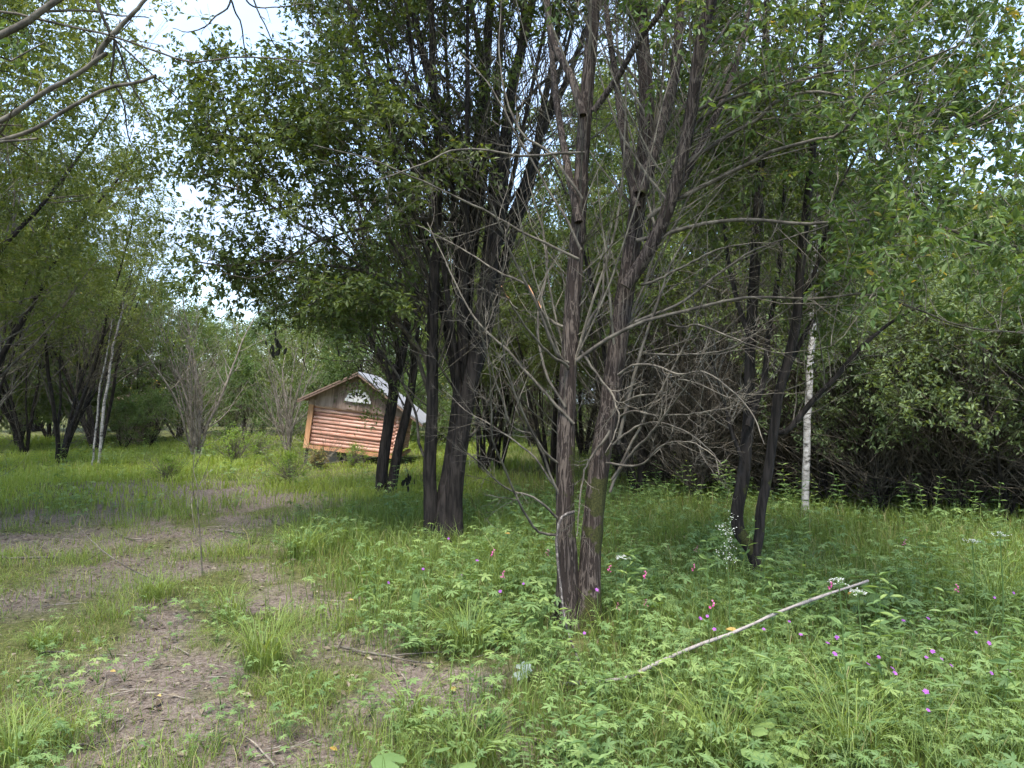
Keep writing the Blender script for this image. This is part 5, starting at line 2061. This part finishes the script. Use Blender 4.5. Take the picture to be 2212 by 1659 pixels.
def petal_mat(name, a, b):
    return leaf_mat(name, [(0, a), (1, b)], .3, (1.1, 1.0, 1.1), .6, .2)


M['purple'] = petal_mat('purple_petal', (0.27, 0.07, 0.33), (0.40, 0.15, 0.46))
M['pink'] = petal_mat('pink_petal', (0.42, 0.05, 0.20), (0.62, 0.16, 0.34))
M['cream'] = petal_mat('cream_petal', (0.40, 0.41, 0.35), (0.56, 0.57, 0.52))
M['yellow'] = petal_mat('yellow_leaf', (0.38, 0.22, 0.05), (0.50, 0.36, 0.12))
M['paleleaf'] = petal_mat('pale_leaf', (0.26, 0.31, 0.27), (0.40, 0.46, 0.41))


def above(X, Y, h):
    """point h above the ground seen at picture position"""
    d = (CAM_Z - h) * VF / (Y - HORIZON)
    for _ in range(3):
        p = P(X, Y, d)
        d = (CAM_Z - h - float(ground_h(p[0], p[1]))) * VF / (Y - HORIZON)
    return P(X, Y, d)


def flower(X, Y, kind, h=.27):
    e = above(X, Y, h)
    g0 = np.array([e[0] + rng.normal(0, .03), e[1] + rng.normal(0, .03), float(ground_h(e[0], e[1]))])
    t = thing('cranesbill_flower' if kind == 'purple' else 'pink_flower', 'small purple cranesbill flower on a thin stalk in the undergrowth' if kind == 'purple' else 'small pink flower spike in the undergrowth', 'flower', g0,
              'purple flowers in the undergrowth' if kind == 'purple' else 'pink flowers in the undergrowth')
    b = Buf()
    c = resample(np.array([g0, (g0 + e) / 2 + [.01, .0, .03], e]), 6)
    tubes(b, c[None], np.full((1, 6), .0016), 4, .3)
    part(b, 'stalk', M['herb'], t)
    b = Buf()
    n = 5 if kind == 'purple' else 7
    a = np.arange(n) / n * 6.283
    tilt = norm(np.array([rng.normal(0, .4), -0.7 + rng.normal(0, .3), 1.0]))
    u = norm(np.cross(tilt, [1, 0, 0.1]))
    w = np.cross(tilt, u)
    D = np.cos(a)[:, None] * u + np.sin(a)[:, None] * w + tilt * .25
    pos = np.tile(e, (n, 1))
    if kind == 'pink':
        pos = pos + np.stack([rng.normal(0, .006, n), rng.normal(0, .006, n), np.linspace(-.02, .02, n)], -1)
    L = np.full(n, (.0145 if kind == 'purple' else .012) * rng.uniform(.7, 1.1))
    leaves(b, pos, D, np.tile(tilt, (n, 1)), L, L * .95, rng.uniform(0, 1, n), True)
    part(b, 'blossom', M[kind], t)


def c9(p):
    return 1474.7 + p[0] / 3, 1106 + p[1] / 3


def c8(p):
    return 737.3 + p[0] / 3, 1106 + p[1] / 3


for p in [(205, 760), (160, 675), (115, 690), (525, 760), (690, 710), (765, 795), (1000, 815), (940, 850), (1270, 940), (1430, 705), (1590, 690), (1200, 985), (1360, 1015), (1375, 1045), (1620, 905),
          (1580, 945), (1675, 955), (1740, 995), (2000, 1045), (2115, 1030), (1985, 850), (1900, 780), (2020, 555), (2145, 525), (1590, 1285), (1575, 1165), (985, 920)]:
    flower(*c9(p), 'purple')
for p in [(305, 458), (530, 370), (785, 408), (880, 315), (1030, 515), (1180, 465), (695, 172), (1655, 505), (1575, 785)]:
    flower(*c8(p), 'purple')
for p in [(980, 268), (1050, 410), (1335, 262), (1740, 370), (1965, 410), (1970, 590), (1790, 612)]:
    flower(*c8(p), 'pink', .45)
for p in [(85, 240), (65, 365), (190, 605), (960, 478), (1535, 130), (1435, 200), (1775, 497)]:
    flower(*c9(p), 'pink', .5)


def umbel(X, Y, h, r, label, n=60, vertical=False):
    e = above(X, Y, h)
    g0 = np.array([e[0] + .03, e[1] + .05, float(ground_h(e[0], e[1]))])
    t = thing('umbel_plant', label, 'flower', g0)
    b = Buf()
    c = resample(np.array([g0, (g0 + e) / 2 + [.015, 0, 0], e - [0, 0, r * .5]]), 8)
    tubes(b, c[None], np.linspace(.005, .003, 8)[None], 5, .4)
    k = 14
    a = rng.uniform(0, 6.28, k)
    rr = r * np.sqrt(rng.uniform(0, 1, k))
    if vertical:
        ends = e + np.stack([rr * np.cos(a) * .6, rr * np.sin(a) * .6, rng.uniform(-1.6, 1.2, k) * r], -1)
    else:
        ends = e + np.stack([rr * np.cos(a), rr * np.sin(a), -(rr / r) ** 2 * r * .35], -1)
    t_ = np.linspace(0, 1, 5)[None, :, None]
    rays = c[-1][None, None] * (1 - t_) + ends[:, None] * t_
    tubes(b, rays, np.full((k, 5), .0012), 3, .4)
    part(b, 'stalk', M['herb'], t)
    b = Buf()
    i = rng.integers(0, k, n)
    pos = ends[i] + rng.normal(0, r * .16, (n, 3)) * [1, 1, .5 if not vertical else 1]
    D = rng.normal(0, 1, (n, 3)) * [1, 1, .4]
    leaves(b, pos, D, np.tile([0, -.5, 1.0], (n, 1)), np.full(n, .008), np.full(n, .008), rng.uniform(0, 1, n))
    part(b, 'blossom', M['cream'], t)


umbel(1812, 1250, .62, .05, 'white umbel flower head above the raised end of the fallen birch limb')
umbel(1852, 1275, .55, .045, 'white umbel flower head below the raised end of the fallen birch limb')
umbel(1567, 1155, .75, .10, 'tall sprawling white blossom left of the small forked willow', 170, True)
umbel(2160, 1150, .8, .05, 'tallest white umbel against the thicket near the right edge')
umbel(2100, 1165, .7, .045, 'white umbel just left of the tallest one near the right edge')
umbel(1345, 1200, .6, .04, 'small white flower right of the twin-trunk willow')

# fallen birch limb and other sticks
def stick(label, pts, r0, r1, mat='twig_grey', lift=0.012, name='fallen_stick', world=None, sides=7, twigs=0):
    if world is None:
        w = np.stack([G(x, y) + [0, 0, lift] for x, y in pts])
    else:
        w = np.array(world)
    c = resample(w, 24)
    c += np.cumsum(rng.normal(0, .002, c.shape), 0)
    b = Buf()
    tubes(b, c[None], (np.linspace(r0, r1, 24) * rng.uniform(.82, 1.22, 24))[None], sides, cap=True)
    if twigs:
        dead_twigs(b, c[None], np.linspace(r0, r1, 24)[None], twigs, (.08, .2), 1, .02, .15)
    o = b.obj(name, M[mat], off=c[0], smooth=True)
    return tag(o, label, 'stick')


stick('long pale birch limb lying in the herbs, its right end raised', None, .0105, .0085, 'limb', world=[above(1215, 1478, .01), above(1335, 1466, .11), P(1405, 1438, 4.08), P(1490, 1397, 4.28), P(1560, 1372, 4.35), P(1650, 1335, 4.45), P(1730, 1301, 4.55), P(1820, 1270, 4.65), P(1872, 1251, 4.7)], name='birch_limb', sides=10)
DM = G(1250, 1345)[1]
stick('curved dead stick leaning against the front of the twin-trunk willow', None, .009, .006, 'limb', world=[P(1240, 1104, DM - .12), P(1212, 1118, DM - .2), P(1203, 1156, DM - .24), P(1204, 1206, DM - .28), P(1214, 1273, DM - .36), P(1221, 1336, DM - .46), P(1237, 1389, DM - .62), P(1254, 1433, DM - .8), G(1268, 1471)], name='leaning_stick')
for lab, pts, r0, r1 in [
        ('long thin dead stick on the soil left of the twin-trunk willow', [(737, 1396), (800, 1412), (860, 1422), (937, 1437)], .009, .005),
        ('second thin stick crossing the long one on the soil', [(760, 1405), (830, 1415), (900, 1412), (1010, 1408)], .007, .004),
        ('short pale stick on soil below the arching grass tuft', [(1050, 1483), (1075, 1487), (1091, 1490)], .008, .006),
        ('curved bark strip lying on the bare soil near the bottom middle', [(1034, 1566), (1045, 1548), (1060, 1540), (1082, 1537)], .009, .007),
        ('short dark stick near the bottom, right of the curved bark strip', [(1141, 1577), (1160, 1595), (1180, 1610)], .009, .006),
        ('thin stick lying level near the bottom, under the lobed leaves', [(1180, 1618), (1220, 1614), (1270, 1611)], .008, .005),
        ('pale straight stick lying at the left edge of the turf', [(-30, 1206), (40, 1207), (127, 1206)], .017, .012),
        ('dark twig on the turf right of the thin sapling', [(470, 1146), (500, 1149), (530, 1152)], .012, .008),
        ('dark twig lying on soil left of the thin sapling', [(250, 1148), (275, 1160), (320, 1167)], .012, .008),
        ('short stick at the edge of the undergrowth above the large grass tuft', [(693, 1328), (712, 1342), (730, 1355)], .008, .006),
        ('short brown stick on turf near the left edge', [(87, 1410), (115, 1409), (143, 1410)], .007, .005),
        ('pale stick on the ground in the lower left corner', [(143, 1610), (180, 1602), (220, 1593)], .007, .005),
        ('dead twig pointing up beside the foot of the birch limb', [(1262, 1460), (1310, 1450), (1338, 1428)], .008, .004)]:
    stick(lab, pts, r0, r1, 'twig_grey' if 'dark' not in lab else 'twig_mid', twigs=2 if 'thin' in lab else 0)
stick('thin bare stem arching over the turf left of the sapling', None, .006, .003, 'twig_mid', world=[G(347, 1255), above(290, 1233, .12), above(220, 1187, .25), above(160, 1126, .3)], twigs=4)


def sapling():
    b0 = G(437, 1236)
    d = b0[1]
    t = thing('sapling', 'thin almost leafless sapling standing on the turf at left', 'sapling', b0)
    b = Buf()
    c = resample(np.stack([P(x, y, d) for x, y in [(437, 1240), (433, 1170), (428, 1106), (427, 1053), (418, 1015), (422, 963)]]), 30)
    tubes(b, c[None], np.linspace(.008, .0025, 30)[None], 6)
    part(b, 'trunk', M['twig_mid'], t, smooth=True)
    for pts in ([(430, 1052), (446, 1015), (455, 983)], [(429, 1110), (417, 1060), (415, 1010)], [(433, 1180), (420, 1140), (414, 1090), (413, 1060)], [(420, 1010), (432, 985), (436, 970)], [(438, 1040), (452, 1018), (465, 1012)]):
        bb = Buf()
        cc = resample(np.stack([P(x, y, d + rng.normal(0, .06) * i) for i, (x, y) in enumerate(pts)]), 10)
        tubes(bb, cc[None], np.linspace(.004, .0016, 10)[None], 4)
        part(bb, 'branch', M['twig_mid'], t)
    lf = Buf()
    pos = np.stack([P(x, y, d) for x, y in [(455, 985), (447, 1017), (462, 1013), (420, 965), (424, 980), (436, 972), (430, 1000)]])
    leaves(lf, pos, rng.normal(0, 1, (7, 3)), rng.normal(0, .4, (7, 3)) + [0, 0, 1], np.full(7, .05), np.full(7, .02), rng.uniform(0, 1, 7), True)
    part(lf, 'foliage', M['shrub_leaf'], t)


sapling()

M['black_leaf'] = leaf_mat('shrivelled_leaf', [(0, (0.012, 0.012, 0.009)), (1, (0.04, 0.038, 0.03))], .1, (1, 1, 1), .8, .1)


def shrivelled(X, Y, d, label, stem_pts, n=14, L=.09):
    e = P(X, Y, d)
    t = thing('dried_leaf_cluster', label, 'dead leaves', e)
    b = Buf()
    c = resample(np.stack([P(x, y, d) for x, y in stem_pts]), 12)
    tubes(b, c[None], np.full((1, 12), .003), 4)
    part(b, 'stalk', M['twig_dark'], t)
    lf = Buf()
    pos = c[-4:][rng.integers(0, 4, n)] + rng.normal(0, .03, (n, 3))
    leaves(lf, pos, rng.normal(0, .35, (n, 3)) + [0, 0, -1], rng.normal(0, 1, (n, 3)), rng.uniform(.6, 1.1, n) * L, rng.uniform(.3, .5, n) * L, rng.uniform(0, 1, n), True)
    part(lf, 'leaves', M['black_leaf'], t)


shrivelled(596, 745, 8.2, 'dark cluster of shrivelled leaves hanging in front of the far tree line', [(596, 640), (597, 690), (596, 735), (597, 755)], 16, .10)
shrivelled(877, 1030, 9.6, 'blackened withered leaves hanging low beside the middle willow', [(868, 985), (875, 1000), (880, 1020), (879, 1040)], 18, .10)


def fallen_leaf(X, Y, label, mat='yellow', L=.06, W=.035, h=.012):
    p = G(X, Y) + [0, 0, h]
    b = Buf()
    a = rng.uniform(0, 6.28)
    leaves(b, p[None], np.array([[math.cos(a), math.sin(a), .15]]), np.array([[rng.normal(0, .3), -.35, 1.0]]), np.array([L]), np.array([W]), np.array([rng.uniform()]), True)
    o = b.obj('fallen_leaf', M[mat], off=p)
    tag(o, label, 'leaf')


for X, Y, lab, mt, L in [(985, 1491, 'orange fallen leaf on bare soil in the middle foreground', 'yellow', .07), (728, 1618, 'pale yellow fallen leaf at the bottom edge left of the middle', 'yellow', .06),
                         (238, 1448, 'upright tan fallen leaf on the turf left of the near bare soil', 'yellow', .05), (340, 1500, 'pale fallen leaf on the near bare soil', 'yellow', .04),
                         (760, 1355, 'pale fallen leaf at the edge of the undergrowth left of the middle', 'litter', .06), (752, 1372, 'small orange fallen leaf just below the pale one at the undergrowth edge', 'yellow', .045),
                         (336, 1635, 'small reddish fallen leaf near the bottom left', 'litter', .04), (1832, 1358, 'long yellow leaf caught in the herbs below the birch limb', 'yellow', .07),
                         (1090, 1203, 'yellow leaf in the undergrowth left of the twin-trunk willow', 'yellow', .08), (1594, 1450, 'cluster-end yellow leaf in the herbs right of the birch limb foot', 'yellow', .08)]:
    fallen_leaf(X, Y, lab, mt, L * .85, L * .42, .012 if Y > 1400 and X < 1200 else .25)
b = Buf()
e = above(1127, 1447, .04)
put_leaf(b, [(.07 * (1 + .18 * math.sin(k * 2.6)) * math.sin(R(-160 + 20 * k)), .055 * (1 + .18 * math.sin(k * 2.6)) * math.cos(R(-160 + 20 * k))) for k in range(17)], e, (.8, -.3, .1), (0.0, -.5, 1.0), .3, .12)
tag(b.obj('pale_leaf', M['paleleaf'], off=e), 'torn pale grey-green leaf lying underside up left of the leaning stick', 'leaf')
b = Buf()
e = G(890, 1352)
put_leaf(b, [(-.006, 0), (-.010, .08), (-.026, .14), (-.032, .20), (-.022, .25), (0, .27), (.024, .24), (.030, .19), (.024, .13), (.010, .08), (.006, 0)], e, (0.12, .25, 1.0), (0.5, -1, .1), .35, .06)
tag(b.obj('dock_leaf', M['herb'], off=e), 'single tall spoon-shaped green leaf standing up in the undergrowth', 'leaf')


# ------------------------------------------------------------------ labels that single out the repeats by their place
def ordinal(n):
    return str(n) + ('th' if 10 <= n % 100 <= 20 else {1: 'st', 2: 'nd', 3: 'rd'}.get(n % 10, 'th'))


def number_group(group, text):
    it = [o for o in C.objects if o.get('group') == group and o.parent is None]
    it.sort(key=lambda o: o.location.x / max(o.location.y, .1))
    for i, o in enumerate(it):
        o['label'] = text + ', ' + ('leftmost of all' if i == 0 else ('rightmost of all' if i == len(it) - 1 else ordinal(i + 1) + ' from the left'))


number_group(GRP_S, 'leafy shrub along the edge of the right thicket')
number_group(GRP_W, 'dark willow in the wood behind the big willows')
number_group(GRP_B, 'tangle of bare dark branches under the right wood')
number_group(GRP_R, 'round leafy tree in the line behind the clearing')
number_group('purple flowers in the undergrowth', 'small purple cranesbill flower on a thin stalk')
number_group('pink flowers in the undergrowth', 'small pink flower spike in the undergrowth')
for o in list(C.objects):
    if o.get('group') == '':
        del o['group']
